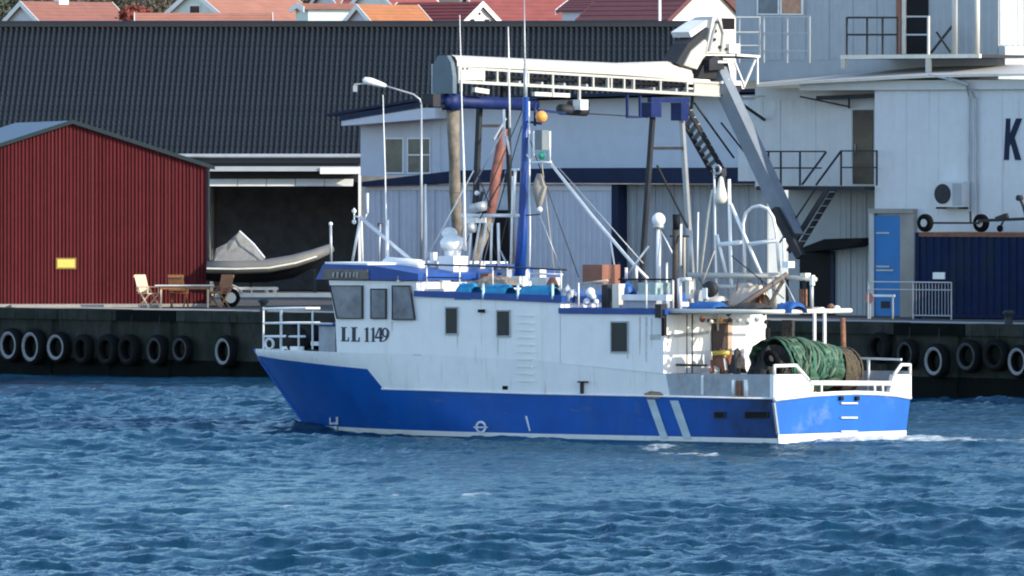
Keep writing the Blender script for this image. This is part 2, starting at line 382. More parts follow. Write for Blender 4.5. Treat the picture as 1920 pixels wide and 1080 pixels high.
    mx = n.new('ShaderNodeMixShader'); l.new(mu.outputs[0], mx.inputs[0]); l.new(body.outputs[0], mx.inputs[1]); l.new(gl.outputs[0], mx.inputs[2])
    fo = n.new('ShaderNodeBsdfDiffuse'); fo.inputs['Color'].default_value = (.62, .66, .66, 1)
    mx2 = n.new('ShaderNodeMixShader'); l.new(mr.outputs[0], mx2.inputs[0]); l.new(mx.outputs[0], mx2.inputs[1]); l.new(fo.outputs[0], mx2.inputs[2]); l.new(mx2.outputs[0], outp.inputs['Surface'])
    me.materials.append(m)
    o = bpy.data.objects.new('water', me); COL.objects.link(o); struct(o)
build_water()

# ================================================================== QUAY, GROUND, HILL
def build_ground():
    q = thing('quay', 'x', 'x', Q); del q['label']; del q['category']; struct(q)
    L0, L1 = -30, 75
    # wall face with slight vertical bays
    xs = []; x = L0
    while x < L1: xs += [(x, 0), (x + 2.6, 0), (x + 2.65, .10), (x + 2.95, .10)]; x += 3.0
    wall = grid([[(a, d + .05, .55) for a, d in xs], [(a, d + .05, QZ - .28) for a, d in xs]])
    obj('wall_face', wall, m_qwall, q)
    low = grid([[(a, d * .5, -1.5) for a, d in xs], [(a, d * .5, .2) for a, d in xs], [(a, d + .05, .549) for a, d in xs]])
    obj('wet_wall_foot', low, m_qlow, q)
    x = L0
    i = 0
    while x < L1:
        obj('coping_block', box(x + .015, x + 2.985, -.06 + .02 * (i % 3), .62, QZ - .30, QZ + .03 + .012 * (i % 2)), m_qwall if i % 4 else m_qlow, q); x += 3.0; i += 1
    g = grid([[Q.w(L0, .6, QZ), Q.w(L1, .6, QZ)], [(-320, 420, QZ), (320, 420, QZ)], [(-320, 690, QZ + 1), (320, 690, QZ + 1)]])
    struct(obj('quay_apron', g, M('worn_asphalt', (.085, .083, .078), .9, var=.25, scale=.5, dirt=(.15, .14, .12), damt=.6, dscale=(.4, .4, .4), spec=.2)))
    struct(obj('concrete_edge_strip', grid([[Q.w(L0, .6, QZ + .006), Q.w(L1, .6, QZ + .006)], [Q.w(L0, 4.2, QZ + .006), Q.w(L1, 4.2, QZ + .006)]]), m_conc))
    # hillside
    prof = [(690, QZ + .9), (740, 8.0), (800, 12), (860, 15.5), (920, 21), (1000, 31), (1300, 70), (1700, 90)]
    rows = []
    rr = random.Random(3)
    for y, z in prof: rows.append([(-420 + 21 * i, y, z + (rr.uniform(-.8, .8) if 740 < y < 1000 else 0)) for i in range(41)])
    struct(obj('hillside', grid(rows), m_ground, smooth=True))
build_ground()

def build_tyre(i, px, py, rpx, shade, label, lean=0.0):
    D = None
    x, y, z = Q.pix(px, py, -.16)
    fx, fy, fz = Q.w(x, -.16, 0)
    rr = rpx * fy / F; k = rr / .47
    fr = Frame(fx, fy, QA + lean, z)
    t = thing('fender_tyre', label, 'tyre', fr, 'tyres hung along the quay wall')
    prof_t = [(-.02 * k, .30 * k), (-.115 * k, .305 * k), (-.14 * k, .36 * k), (-.145 * k, .42 * k), (-.12 * k, .50 * k), (-.06 * k, .52 * k), (.06 * k, .52 * k), (.12 * k, .50 * k), (.14 * k, .40 * k), (.115 * k, .305 * k), (-.02 * k, .30 * k)]
    tr = lathe((0, 0, 0), (0, 1, 0), prof_t, 24)
    tr = (tr[0], tr[1][:-2])                                  # open ring
    obj('tread', tr, m_tyre, t, True)
    n = 24; s = []
    side = lathe((0, 0, 0), (0, 1, 0), [(-.150 * k, .415 * k), (-.160 * k, .39 * k), (-.152 * k, .34 * k), (-.12 * k, .315 * k)], n)
    obj('sidewall', (side[0], side[1][:-2]), m_tyreg[shade], t, True)
    obj('rope', tube([(-.02, .05, .50 * k), (-.02, .12, QZ - z - .02)], .016, 5), m_dark, t)
left_t = [(22, 647, 29, 0, 'pale grey tyre hung farthest to the left on the quay wall'),
 (64, 650, 31, 0, 'large pale grey tyre hung second from the left on the quay wall'),
 (110, 651, 27, 0, 'pale grey tyre third from the left, below the yellow plate'),
 (157, 655, 26, 2, 'dark tyre next to the third pale one under the red shed'),
 (203, 656, 27, 2, 'dark tyre below the shadow beside the wooden chair'),
 (243, 656, 27, 2, 'blackest tyre on the quay wall just left of the pale chair'),
 (295, 657, 27, 1, 'dull dark tyre on the quay wall below the pale folding chair'),
 (342, 655, 24, 1, 'small dull grey tyre hung below the garden table'),
 (424, 659, 28, 0, 'lone pale grey tyre closest to the bow of the fishing boat')]
right_t = [(1650, 652, 27, 2, 'blackest tyre on the quay just past the brown net drum flange', ),
 (1702, 664, 26, 1, 'dull tyre behind the corner of the fishing boat stern'),
 (1757, 677, 30, 0, 'pale ringed tyre below the crowd barrier at the stern'),
 (1817, 668, 29, 1, 'dull grey tyre below the white plate on the container'),
 (1868, 666, 28, 2, 'dark tyre second from the right end of the quay wall'),
 (1913, 678, 29, 0, 'pale ringed tyre at the right edge of the quay wall')]
for i, (px, py, rp, sh, lb) in enumerate(left_t + right_t): build_tyre(i, px, py, rp, sh, lb, random.uniform(-6, 6))

# ================================================================== RED SHED
RS = random.Random(21)
def build_red_shed():
    fr = fr_at(135, 335, 9, QZ)
    t = thing('boat_shed', 'dark red corrugated shed with shallow gable and blue-grey roof', 'shed', fr)
    p = lambda px, py, y=0: fr.pix(px, py, y)
    apex = p(135, 232); xr, _, zr = p(388, 314)[0], 0, p(388, 314)[2]
    xl = -xr; zt = apex[2]; slope = (zt - zr) / xr; Lg = 16
    top = lambda x: zt - slope * abs(x)
    obj('wall', prism([(xl, .03, -.2), (xr, .03, -.2), (xr, .03, zr - .02), (0, .03, zt - .02), (xl, .03, zr - .02)], (0, Lg, 0)), m_red, t)
    pit = .118; n = int((xr - xl) / pit); d = .028
    for i in range(n):
        x0 = xl + (xr - xl) * i / n; x1 = xl + (xr - xl) * (i + 1) / n; w = x1 - x0
        g = RS.uniform(.28, .42); d = RS.uniform(.016, .028); mt = RS.choice([m_red, m_red, m_red, m_red, m_red3, m_red2])
        pr = [(x0, .02), (x0 + g * w, .02), (x0 + (g + .1) * w, -d), (x0 + .84 * w, -d), (x1 - .04 * w, .02)]
        obj('cladding_strip', grid([[(a, y, .02) for a, y in pr], [(a, y, top(a)) for a, y in pr]]), mt, t)
    ov = .14
    for s in (-1, 1):
        e = [(0, -ov, zt + .02), (s * (abs(xr) + .22), -ov, zr - slope * .22 + .02), (s * (abs(xr) + .22), -ov, zr - slope * .22 + .10), (0, -ov, zt + .10)]
        obj('roof_slope', prism([(x, y + .06, z) for x, y, z in e], (0, Lg + .7, 0)), m_roofg, t)
        e2 = [(0, -ov - .02, zt + .0), (s * (abs(xr) + .24), -ov - .02, zr - slope * .24 + .0), (s * (abs(xr) + .24), -ov - .02, zr - slope * .24 + .13), (0, -ov - .02, zt + .13)]
        obj('verge_board', prism(e2, (0, .06, 0)), m_verge, t)
    obj('footing', box(xl - .05, xr + .05, -.10, .015, -.25, .10), m_conc, t)
    c = p(124, 494, -.05); obj('plate_border', box(c[0] - .33, c[0] + .33, -.045, -.025, c[2] - .18, c[2] + .18), M('tarnished_border', (.25, .16, .03), .6), t); obj('yellow_plate', box(c[0] - .28, c[0] + .28, -.055, -.03, c[2] - .13, c[2] + .13), m_yellow, t)
    obj('downpipe', cyl((xr + .04, -.06, 0), (xr + .04, -.06, zr), .045, 8), m_verge, t)
    # plinth slab seen lit at the foot
    q = p(20, 571, -.5)
    obj('kerb_slab', box(q[0], p(300, 571, -.5)[0], -.75, -.15, -.02, .085), m_conc, t)
    return fr
SHED = build_red_shed()

def chair(name, label, fr, mat, lean=.18):
    t = thing(name, label, 'chair', fr, 'garden chairs on the quay')
    w, d, h = .52, .46, .45
    for i in range(5): obj('seat_slat', box(-w / 2, w / 2, -d / 2 + i * .094, -d / 2 + i * .094 + .08, h, h + .025), mat, t)
    for i in range(6):
        x = -w / 2 + .02 + i * (w - .04) / 5.6
        obj('back_slat', prism([(x, d / 2, h + .05), (x + .078, d / 2, h + .05), (x + .078, d / 2 + lean, 1.06), (x, d / 2 + lean, 1.06)], (0, .022, 0)), mat, t)
    for z, dy in ((h + .12, .025), (1.0, lean * .9)): obj('back_rail', box(-w / 2, w / 2, d / 2 + dy + .02, d / 2 + dy + .05, z - .03, z + .03), mat, t)
    for s in (-1, 1):
        obj('leg', beam((s * w / 2, -d / 2 - .03, 0), (s * w / 2, d / 2 + .02, h + .2), .04), mat, t)
        obj('leg', beam((s * (w / 2 - .05), d / 2 + .03, 0), (s * (w / 2 - .05), -d / 2, h), .04), mat, t)
        obj('armrest', beam((s * w / 2, -d / 2, h + .22), (s * w / 2, d / 2 + .05, h + .22), .05, .03), mat, t)
        obj('arm_post', beam((s * w / 2, -d / 2 + .04, h), (s * w / 2, -d / 2 + .04, h + .2), .04), mat, t)
D_CH = 333.1
chair('garden_chair', 'pale wooden folding chair standing by the red shed wall', fr_at(279, D_CH, 48, QZ), m_ltwood)
chair('garden_chair', 'orange brown wooden chair at the far end of the table', fr_at(411, D_CH + .4, -38, QZ), m_orwood)
chair('garden_chair', 'brown wooden chair tucked behind the garden table', fr_at(335, D_CH + 1.1, 170, QZ), m_orwood)
def table():
    fr = fr_at(346, D_CH, 2, QZ); t = thing('garden_table', 'long garden table with pale top beside the red shed', 'table', fr)
    for i in range(6): obj('top_plank', box(-.95, .95, -.42 + i * .142, -.42 + i * .142 + .13, .70, .735), m_kup, t)
    for sx in (-.75, .75):
        for sy in (-.32, .32): obj('leg', beam((sx, sy, 0), (sx, sy, .70), .055), m_ltwood if sy < 0 else m_orwood, t)
        obj('cross_brace', beam((sx, -.32, .35), (sx, .32, .35), .04), m_orwood, t)
    obj('apron_rail', box(-.78, .78, -.36, -.33, .60, .695), m_orwood, t)
table()

# ================================================================== RIGID BOAT ON TRAILER
def build_rib():
    D = 336; fr = fr_at(500, D, 4, QZ)
    t = thing('rigid_inflatable', 'grey rigid inflatable boat under a peaked cover on a trailer', 'boat', fr)
    p = lambda px, py, y=0: fr.pix(px, py, y)
    st = []
    for px, py in ((385, 500), (440, 501), (500, 499), (550, 490), (590, 478), (620, 466)): st.append(p(px, py))
    wid = [.95, .98, .95, .82, .55, .08]; r = [.20, .21, .21, .20, .18, .15]
    obj('port_tube', tube([(q[0], -w, q[2]) for q, w in zip(st, wid)], r, 10), m_ribt, t, True)
    obj('starboard_tube', tube([(q[0], w, q[2]) for q, w in zip(st, wid)], r, 10), m_ribt, t, True)
    obj('rubbing_strake', tube([(q[0], -w - rr * .92, q[2] - .05) for q, w, rr in zip(st, wid, r)], .035, 6), m_cream, t)
    kl = [p(px, py)[::2] for px, py in ((385, 527), (440, 530), (500, 530), (550, 522), (590, 500), (618, 476))]
    rows = [[(q[0], -w * .92, q[2] - .12) for q, w in zip(st, wid)], [(k[0], -w * .55, k[1] + .08) for k, w in zip(kl, wid)], [(k[0], 0, k[1]) for k in kl], [(k[0], w * .55, k[1] + .08) for k, w in zip(kl, wid)], [(q[0], w * .92, q[2] - .12) for q, w in zip(st, wid)]]
    obj('hull', grid(rows), m_black, t, True)
    # peaked cover
    a = p(398, 492); pk = p(449, 434); e = p(497, 492); mid = p(405, 466)
    rows = []
    for x, z, w in ((a[0], a[2], .80), (mid[0], mid[2], .55), (p(425, 456)[0], p(425, 456)[2], .5), (pk[0], pk[2], .30), (p(475, 460)[0], p(475, 460)[2], .55), (e[0], e[2], .80)):
        zb = a[2] - .02
        rows.append([(x, -.82, zb), (x, -w * .85, zb + (z - zb) * .55), (x, -w * .3, z), (x, w * .3, z), (x, w * .85, zb + (z - zb) * .55), (x, .82, zb)])
    obj('cover', grid(rows), m_cover, t, False)
    obj('cover_ridge_pole', tube([p(449, 434, -.32), p(475, 458, -.55), p(496, 484, -.8)], .04, 6), m_white2, t)
    # trailer
    tr = thing('boat_trailer', 'galvanised boat trailer with black tyred wheel carrying the grey inflatable', 'trailer', fr)
    zf = p(500, 552)[2]
    for y in (-.6, .6):
        obj('side_beam', box(p(395, 0)[0], p(622, 0)[0], y - .05, y + .05, zf - .08, zf + .05), m_galv if y > 0 else m_cream, tr)
        obj('upper_bunk', box(p(436, 0)[0], p(520, 0)[0], y - .06, y + .06, p(500, 541)[2] - .04, p(500, 541)[2] + .05), m_cream, tr)
        for px in (445, 470, 500, 515): obj('bunk_post', box(p(px, 0)[0] - .03, p(px, 0)[0] + .03, y - .045, y + .045, zf + .04, p(500, 541)[2] - .03), m_cream, tr)
        w = p(432, 555, y * 1.5)
        wh = obj('wheel', (lambda s: (s[0], s[1]))(lathe((w[0], y * 1.55 - .09, .30), (0, 1, 0), [(0, .20), (0, .29), (.02, .31), (.16, .31), (.18, .29), (.18, .2)], 20)), m_tyre, tr, True)
        obj('hub', lathe((w[0], y * 1.55 - .10, .30), (0, 1, 0), [(0, .05), (0, .17), (.03, .19), (.16, .19), (.19, .17), (.19, .05)], 16), m_cream, wh)
        obj('mudguard', tube([(w[0] + .40 * math.cos(q), y * 1.55, .30 + .40 * math.sin(q)) for q in np.linspace(.3, 2.8, 8)], .03, 5), m_galv, tr)
    obj('axle', cyl((p(432, 0)[0], -.9, .30), (p(432, 0)[0], .9, .30), .04), m_dark, tr)
    obj('drawbar', beam((p(560, 0)[0], 0, zf), (p(690, 0)[0], 0, zf - .12), .10), m_galv, tr)
    for px in (400, 470, 540, 610): obj('cross_member', box(p(px, 0)[0] - .04, p(px, 0)[0] + .04, -.55, .55, zf - .07, zf + .03), m_galv, tr)
    for px in (470, 590): obj('keel_roller_post', box(p(px, 0)[0] - .05, p(px, 0)[0] + .05, -.05, .05, zf + .03, p(px, 528 if px < 500 else 505)[2]), m_dark, tr)
    obj('jockey_post', cyl((p(650, 0)[0], .1, 0), (p(650, 0)[0], .1, zf), .035), m_galv, tr)
build_rib()

# ================================================================== BLACK TILED WAREHOUSE
def build_warehouse():
    D = 375.0; fr = fr_at(650, D, -1, QZ)
    t = thing('warehouse', 'long warehouse with big black tiled roof above an open bay', 'warehouse', fr)
    p = lambda px, py, y=0: fr.pix(px, py, y)
    run = 9.5; ze = p(500, 289)[2]; zr = p(650, 46, run)[2]
    x0 = p(-60, 300)[0]; x1 = p(1291, 60, run)[0]
    ln = math.hypot(run, zr - ze); ang = math.atan2(zr - ze, run)
    # one column of tiles, shared mesh: rows step like lapped tiles
    w = .199; rows_n = 26; prof = [(0, .0), (.34 * w, -.012), (.52 * w, .012), (.64 * w, .075), (.80 * w, .075), (w, .0)]
    V = []; rws = []
    for r in range(rows_n):
        a0, a1 = ln * r / rows_n, ln * (r + 1) / rows_n + .02
        rws.append([(x, a0, h + .020) for x, h in prof]); rws.append([(x, a1, h) for x, h in prof])
    sh = grid(rws); me = mesh('roof_tile_column', sh, False); me.materials.append(m_tile)
    n = int((x1 - x0) / w)
    for i in range(n):
        o = bpy.data.objects.new('roof_tile_column', me); COL.objects.link(o); o.parent = t
        o.location = (x0 + i * w, -.25 * math.cos(ang), ze - .25 * math.sin(ang)); o.rotation_euler = (ang, 0, 0)
    obj('roof_deck', prism([(x0, -.2, ze - .13), (x0, run, zr - .04), (x0, run, zr - .25), (x0, -.2, ze - .33)], (n * w, 0, 0)), m_ridge, t)
    obj('back_roof', prism([(x0, run, zr - .05), (x0, run * 2, ze - .05), (x0, run * 2, ze - .25), (x0, run, zr - .25)], (n * w, 0, 0)), m_ridge, t)
    obj('ridge_cap', tube([(x0 - .05, run - .2, zr - .02), (x1 + .05, run - .2, zr - .02)], .17, 8), m_ridge, t)
    obj('gutter', cyl((p(300, 292)[0], -.42, p(0, 292)[2]), (p(700, 292)[0], -.42, p(0, 292)[2]), .075, 8), m_galv, t)
    obj('right_gable', prism([(x1 - .15, 0, 0), (x1 - .15, run * 2, 0), (x1 - .15, run * 2, ze - .3), (x1 - .15, run, zr - .3), (x1 - .15, 0, ze - .3)], (.15, 0, 0)), m_shedin, t)
    xa, xb = p(392, 0)[0], p(672, 0)[0]
    zb = p(0, 352)[2]
    obj('left_front_wall', box(x0, xa, 0, .2, -.05, ze - .3), m_shedin, t)
    obj('right_front_wall', box(xb, x1 - .2, 0, .2, -.05, ze - .3), m_shedin, t)
    obj('lintel', box(xa, xb, 0, .2, zb + .2, ze - .3), m_ridge, t)
    obj('bay_back_wall', box(xa - .2, xb + .2, 6.0, 6.2, -.05, ze), m_shedin, t)
    obj('bay_side_wall', box(xa - .2, xa, .2, 6, -.05, ze - .2), m_shedin, t); obj('bay_side_wall', box(xb, xb + .2, .2, 6, -.05, ze - .2), m_shedin, t)
    # canopy fascia and rolled white curtain sections
    obj('canopy_fascia', box(p(385, 0)[0], p(676, 0)[0], -1.7, -.05, p(0, 321)[2], p(0, 312)[2]), m_greycl, t)
    obj('canopy_edge_trim', box(p(600, 0, -1.75)[0], p(676, 0, -1.75)[0], -1.78, -1.71, p(0, 326, -1.75)[2], p(0, 314, -1.75)[2]), m_white2, t)
    nseg = 5
    for i in range(nseg):
        a = p(391 + i * 54.4, 0, -1.2)[0]; c = p(391 + (i + 1) * 54.4 - 1.2, 0, -1.2)[0]
        za, zc = p(0, 349, -1.2)[2], p(0, 336, -1.2)[2]
        obj('rolled_curtain', prism([(a, -1.25, za), (a, -1.05, za), (a, -.65, zc), (a, -.85, zc + .01)], (c - a, 0, 0)), m_kup, t)
    obj('canopy_post', box(p(672, 0, -1.7)[0], p(677, 0, -1.7)[0], -1.75, -1.65, 0, p(0, 318, -1.7)[2]), m_white2, t)
    obj('canopy_post', box(p(388, 0, -1.7)[0], p(392, 0, -1.7)[0], -1.75, -1.65, 0, p(0, 318, -1.7)[2]), m_dark, t)
build_warehouse()

# ================================================================== PALE BLUE BUILDING
def clad_panels(t, p, x0, x1, zf0, zf1, y, n, mat, pitch=.22, depth=.022):
    for i in range(n):
        a = x0 + (x1 - x0) * i / n; c = x0 + (x1 - x0) * (i + 1) / n - .012
        obj('cladding_panel', corr(a, c, zf0, zf1, y, pitch, depth), mat, t)
def window(t, pts, nrm, frm, glass, fw=.05, name='window', bars=0):
    N = Vector(nrm)
    f = obj(name, ring(pts, shrink(pts, fw * 1.3), N, -.02, .035), frm, t)
    obj('pane', prism([tuple(Vector(q) + N * .004) for q in shrink(pts, fw * 1.1)], tuple(N * .010)), glass, f)
    return f
def build_office():
    D = 350; fr = fr_at(900, D, -36, QZ)
    t = thing('harbour_office', 'pale blue two storey harbour building with navy roof band', 'building', fr)
    p = lambda px, py, y=0: fr.pix(px, py, y)
    # upper storey
    zt = p(900, 192)[2]; xa, xm, xb = p(676, 0)[0], p(800, 0)[0], p(1452, 0)[0]; zf = p(900, 330)[2]
    poly = [(xa, 0, zf), (xb, 0, zf), (xb, 0, p(1452, 176)[2]), (xm, 0, p(800, 194)[2]), (xa, 0, p(676, 216)[2])]
    obj('upper_wall', prism(poly, (0, 7, 0)), m_paleup, t)
    fa = [p(636, 217, -.9), p(800, 189, -.9), p(800, 197, -.9), p(636, 227, -.9)]
    obj('verge_fascia', prism(fa, (0, .06, 0)), m_navyband, t)
    obj('eave_soffit', prism([p(640, 227, -.85), p(815, 199, -.85), p(815, 222, -.85), p(640, 236, -.85)], (0, .8, 0)), m_paleup, t)
    obj('upper_roof', prism([(p(636, 217)[0], -.83, p(640, 218)[2]), (xm, -.83, p(800, 191)[2]), (xb, -.83, p(1452, 172)[2]), (xb, -.83, p(1452, 166)[2]), (xm, -.83, p(800, 186)[2]), (p(636, 217)[0], -.83, p(640, 214)[2])], (0, 8, 0)), m_navyband, t)
    obj('corner_board', box(p(812, 0)[0], p(826, 0)[0], -.05, -.002, zf, p(950, 205)[2]), m_palebl, t)
    m_blind = M('yellowish_blind_glass', (.20, .19, .14), .15, var=.3, scale=1.5)
    for x0_, x1_ in ((722, 757), (764, 808)):
        window(t, [p(x0_, 258), p(x1_, 258), p(x1_, 326), p(x0_, 326)], (0, -1, 0), m_white2, m_blind, .05)
    obj('window_mullion', box(p(766, 0)[0], p(806, 0)[0], -.05, -.03, p(786, 292)[2], p(786, 289)[2]), m_white2, t)
    # navy band roof over the lower storey
    y = -1.2
    band = [p(678, 341, y), p(850, 320, y), p(1060, 315, y), p(1425, 314, y), p(1425, 345, y), p(1060, 343, y), p(850, 342, y), p(678, 350, y)]
    obj('navy_band_roof', prism(band, (0, 1.25, 0)), m_navyband, t)
    zl = p(950, 345, y)[2] - .02
    xl0, xl1 = p(682, 0, -.95)[0], p(1148, 0, -.95)[0]
    obj('lower_wall', box(xl0, xl1, -.93, 6, -.1, zl), m_palebl, t)
    clad_panels(t, p, xl0, p(884, 0, -.95)[0], .0, zl, -.935, 6, m_palebl)
    clad_panels(t, p, p(964, 0, -.95)[0], xl1, .0, zl, -.935, 6, m_palebl)
    obj('cladding_panel', corr(p(884, 0, -.95)[0] + .01, p(964, 0, -.95)[0] - .01, p(950, 392, -.95)[2], zl, -.935, .22, .022), m_palebl, t)
    obj('doorway', box(p(886, 0, -.95)[0], p(962, 0, -.95)[0], -.965, -.94, 0, p(950, 394, -.95)[2]), m_black, t)
    obj('fascia_strip', box(xl0, xl1, -.99, -.962, p(950, 357, -.95)[2], p(950, 349, -.95)[2]), m_kup, t)
    obj('corner_post', box(xl1, p(1159, 0, -1)[0], -1.0, 5, -.1, zl), m_navyband, t)
    xr0, xr1 = p(1160, 0, -.5)[0], p(1440, 0, -.5)[0]
    obj('side_wall', box(xr0, xr1, -.48, 6, -.1, zl), m_greycl, t)
    clad_panels(t, p, xr0, xr1, 0, zl, -.485, 8, m_greycl, .30, .03)
    obj('downpipe', cyl((p(797, 0, -1.02)[0], -1.03, 0), (p(797, 0, -1.02)[0], -1.03, zl), .04), m_white2, t)
build_office()

# ================================================================== FACTORY WITH THE BIG LETTER
KA = -39
K = fr_at(1780, 312, KA, QZ)
def build_factory():
    fr = K; t = thing('factory', 'white sheet clad fish factory with navy lettering and roof terrace', 'factory', fr)
    p = lambda px, py, y=0: fr.pix(px, py, y)
    xl, xs, xr = p(1382, 0)[0], p(1640, 0)[0], 16.0
    ztop = p(1780, 152)[2]
    obj('main_wall', box(xs, xr, 0, 14, -.05, ztop), m_kwall, t)
    obj('stair_wing', box(xl, xs - .002, .9, 14, p(1550, 352, .9)[2], p(1550, 165, .9)[2]), m_kwall, t)
    obj('lower_wing', box(p(1478, 0, 1.2)[0], xs - .002, 1.2, 14, -.05, p(1550, 352, 1.2)[2] - .002), m_greycl, t)
    # sheet panels of the main wall
    for a, c in ((1641, 1700), (1701, 1760), (1761, 1822), (1823, 1880), (1881, 1960), (1961, 2040)):
        z0 = p(1700, 398)[2]
        obj('cladding_panel', corr(p(a, 0)[0], p(c, 0)[0] - .01, z0 if a < 1700 else 0.0, p(1690, 168)[2] - .02, -.004, .42, .004, .7), m_kwall, t)
    for a, c in ((1384, 1464), (1465, 1530), (1531, 1598), (1638.5, 1641)):
        obj('cladding_panel', corr(p(a, 0, .9)[0], p(c, 0, .9)[0] - .012, p(1690, 340, .9)[2], p(1690, 186, .9)[2], .896, .5, .012, .7), m_kwall, t)
    for a, c in ((1566, 1596), (1597, 1625)):
        obj('cladding_panel', corr(p(a, 0, 1.2)[0], p(c, 0, 1.2)[0] - .012, 0.02, p(1690, 360, 1.2)[2], 1.19, .22, .02), m_greycl, t)
    # eaves: long cream edge rising to the right, dark gutter shadow under it
    lo_ = [(1420, 159), (1505, 153), (1740, 141), (1900, 138), (2100, 136)]; hi_ = [(1420, 154), (1505, 146), (1740, 125), (1900, 121), (2100, 119)]
    L_ = [p(px, py, -.5) for px, py in lo_]; H_ = [p(px, py, 2.9) for px, py in hi_]
    obj('roof_sheet', grid([L_, H_]), m_creamw, t)
    obj('roof_edge', prism([(q[0], q[1], q[2] - .005) for q in L_] + [(q[0], q[1], q[2] - .07) for q in reversed(L_)], (0, .05, 0)), m_cream, t)
    obj('eave_board', box(p(1500, 0, -.12)[0], xr, -.16, -.02, p(1780, 168)[2], p(1780, 150)[2]), m_kup, t)
    # set back upper storey
    yu = 3.0; xu0, xu1 = p(1380, 0, yu)[0], p(1872, 0, yu)[0]; zu = p(1600, -30, yu)[2]
    obj('upper_wall', box(xu0, xu1, yu, 13, p(1600, 150, yu)[2], zu), m_greycl, t)
    clad_panels(t, p, xu0, p(1690, 0, yu)[0], p(1600, 112, yu)[2], zu - .02, yu - .01, 7, m_greycl, .26, .010)
    clad_panels(t, p, p(1745, 0, yu)[0], xu1, p(1600, 112, yu)[2], zu - .02, yu - .01, 3, m_greycl, .26, .012)
    # sun-side end wall of the upper storey: ribs run along its face
    for i in range(14):
        y0 = yu + .05 + i * .3
        obj('end_wall_strip', box(xu1 + .002, xu1 + .05, y0, y0 + .24, p(1873, 84, yu)[2], zu), m_kup, t)
    obj('end_base', box(xu1 + .002, xu1 + .25, yu, 13, p(1873, 128, yu)[2], p(1873, 86, yu)[2]), m_galv, t)
    window(t, [p(1420, -12, yu - .04), p(1462, -12, yu - .04), p(1462, 28, yu - .04), p(1420, 28, yu - .04)], (0, -1, 0), m_white2, m_glass2, .05)
    window(t, [p(1464, -12, yu - .04), p(1506, -12, yu - .04), p(1506, 28, yu - .04), p(1464, 28, yu - .04)], (0, -1, 0), m_white2, M('orange_reflection_glass', (.42, .20, .13), .2, var=.4), .05)  # second pane: orange-brown reflection painted into the glass colour
    obj('terrace_door', box(p(1701, 0, yu)[0], p(1741, 0, yu)[0], yu - .03, yu + .02, p(1720, 101, yu)[2], zu), m_black, t)
    obj('terrace_door_jamb', box(p(1683, 0, yu)[0], p(1692, 0, yu)[0], yu - .08, yu - .02, p(1720, 101, yu)[2], zu), m_brown, t)
    obj('terrace_door_jamb', box(p(1693, 0, yu)[0], p(1700, 0, yu)[0], yu - .06, yu - .02, p(1720, 101, yu)[2], zu), m_cream, t)
    # side door up the stairs with its canopy
    door = obj('stair_door', box(p(1600, 0, .9)[0], p(1638, 0, .9)[0], .86, .89, p(1620, 345, .9)[2], p(1620, 206, .9)[2]), M('dark_brown_glass_door', (.05, .04, .035), .25, var=.5, scale=2), t)
    obj('door_handle', cyl((p(1604, 0, .85)[0], .83, p(1690, 285, .85)[2]), (p(1604, 0, .85)[0], .83, p(1690, 270, .85)[2]), .015), m_galv, door)
    obj('door_canopy', prism([p(1530, 187, .2), p(1666, 181, .2), p(1666, 174, .2), p(1530, 180, .2)], (0, .68, 0)), m_dark, t)
    obj('canopy_bracket', beam(p(1500, 181, .15), p(1592, 200, .8), .05), m_dark, t)
    obj('canopy_bracket', beam(p(1592, 182, .25), p(1592, 202, .8), .06), m_dark, t)
    # landing, railing and flights
    zl = p(1560, 349, .2)[2]
    obj('landing', box(p(1442, 0, .2)[0], p(1644, 0, .2)[0], -.45, .88, zl - .12, zl), m_dark, t)
    def rail(px0, px1, py, y): obj('railing_bar', beam(p(px0, py, y), p(px1, py, y), .045), m_dark, t)
    rail(1432, 1548, 284, -.4); rail(1432, 1540, 315, -.4); rail(1576, 1645, 283, -.4); rail(1576, 1645, 314, -.4)
    for px in (1441, 1464, 1500, 1577, 1644): obj('railing_post', beam(p(px, 284, -.4), p(px, 348, -.4), .045), m_dark, t)
    obj('handrail', beam(p(1549, 285, -.45), p(1504, 346, -.45), .05), m_dark, t); obj('handrail', beam(p(1577, 283, -.45), p(1530, 347, -.45), .05), m_dark, t)
    # flight down to the left
    a0, a1 = p(1552, 353, -.9), p(1478, 472, -.9); b0, b1 = p(1566, 353, -.35), p(1494, 472, -.35)
    obj('stair_stringer', beam(a0, a1, .06, .16), m_dark, t); obj('stair_stringer', beam(b0, b1, .06, .16), m_dark, t)
    for i in range(9):
        k = (i + .5) / 9; q0 = Vector(a0).lerp(Vector(a1), k); q1 = Vector(b0).lerp(Vector(b1), k)
        obj('stair_tread', beam(q0, q1, .22, .035), m_galv, t)
    obj('stair_handrail', beam(p(1530, 352, -.95), p(1462, 455, -.95), .04), m_dark, t)
    # low doorway with its dark canopy
    obj('low_canopy', prism([p(1488, 470, .3), p(1546, 448, .3), p(1617, 446, .3), p(1617, 452, .3), p(1590, 463, .3), p(1500, 474, .3)], (0, .85, 0)), m_black, t)
    obj('low_doorway', box(p(1500, 0, 1.17)[0], p(1563, 0, 1.17)[0], 1.15, 1.19, 0, p(1690, 472, 1.17)[2]), m_black, t)
    obj('low_door_frame', box(p(1558, 0, 1.1)[0], p(1564, 0, 1.1)[0], 1.08, 1.145, 0, p(1690, 472, 1.1)[2]), m_navyband, t)
    # tall blue door with concrete surround
    zt = p(1665, 400, -.1)[2]
    bd = obj('blue_door', box(p(1642, 0, -.12)[0], p(1690, 0, -.12)[0], -.16, -.06, .02, zt - .06), m_bluedoor, t)
    for py in (437, 500, 507): obj('strap_hinge', box(p(1643, 0, -.17)[0], p(1668 if py != 507 else 1676, 0, -.17)[0], -.185, -.165, p(1690, py + 1.5, -.17)[2], p(1690, py - 1.5, -.17)[2]), m_galv, bd)
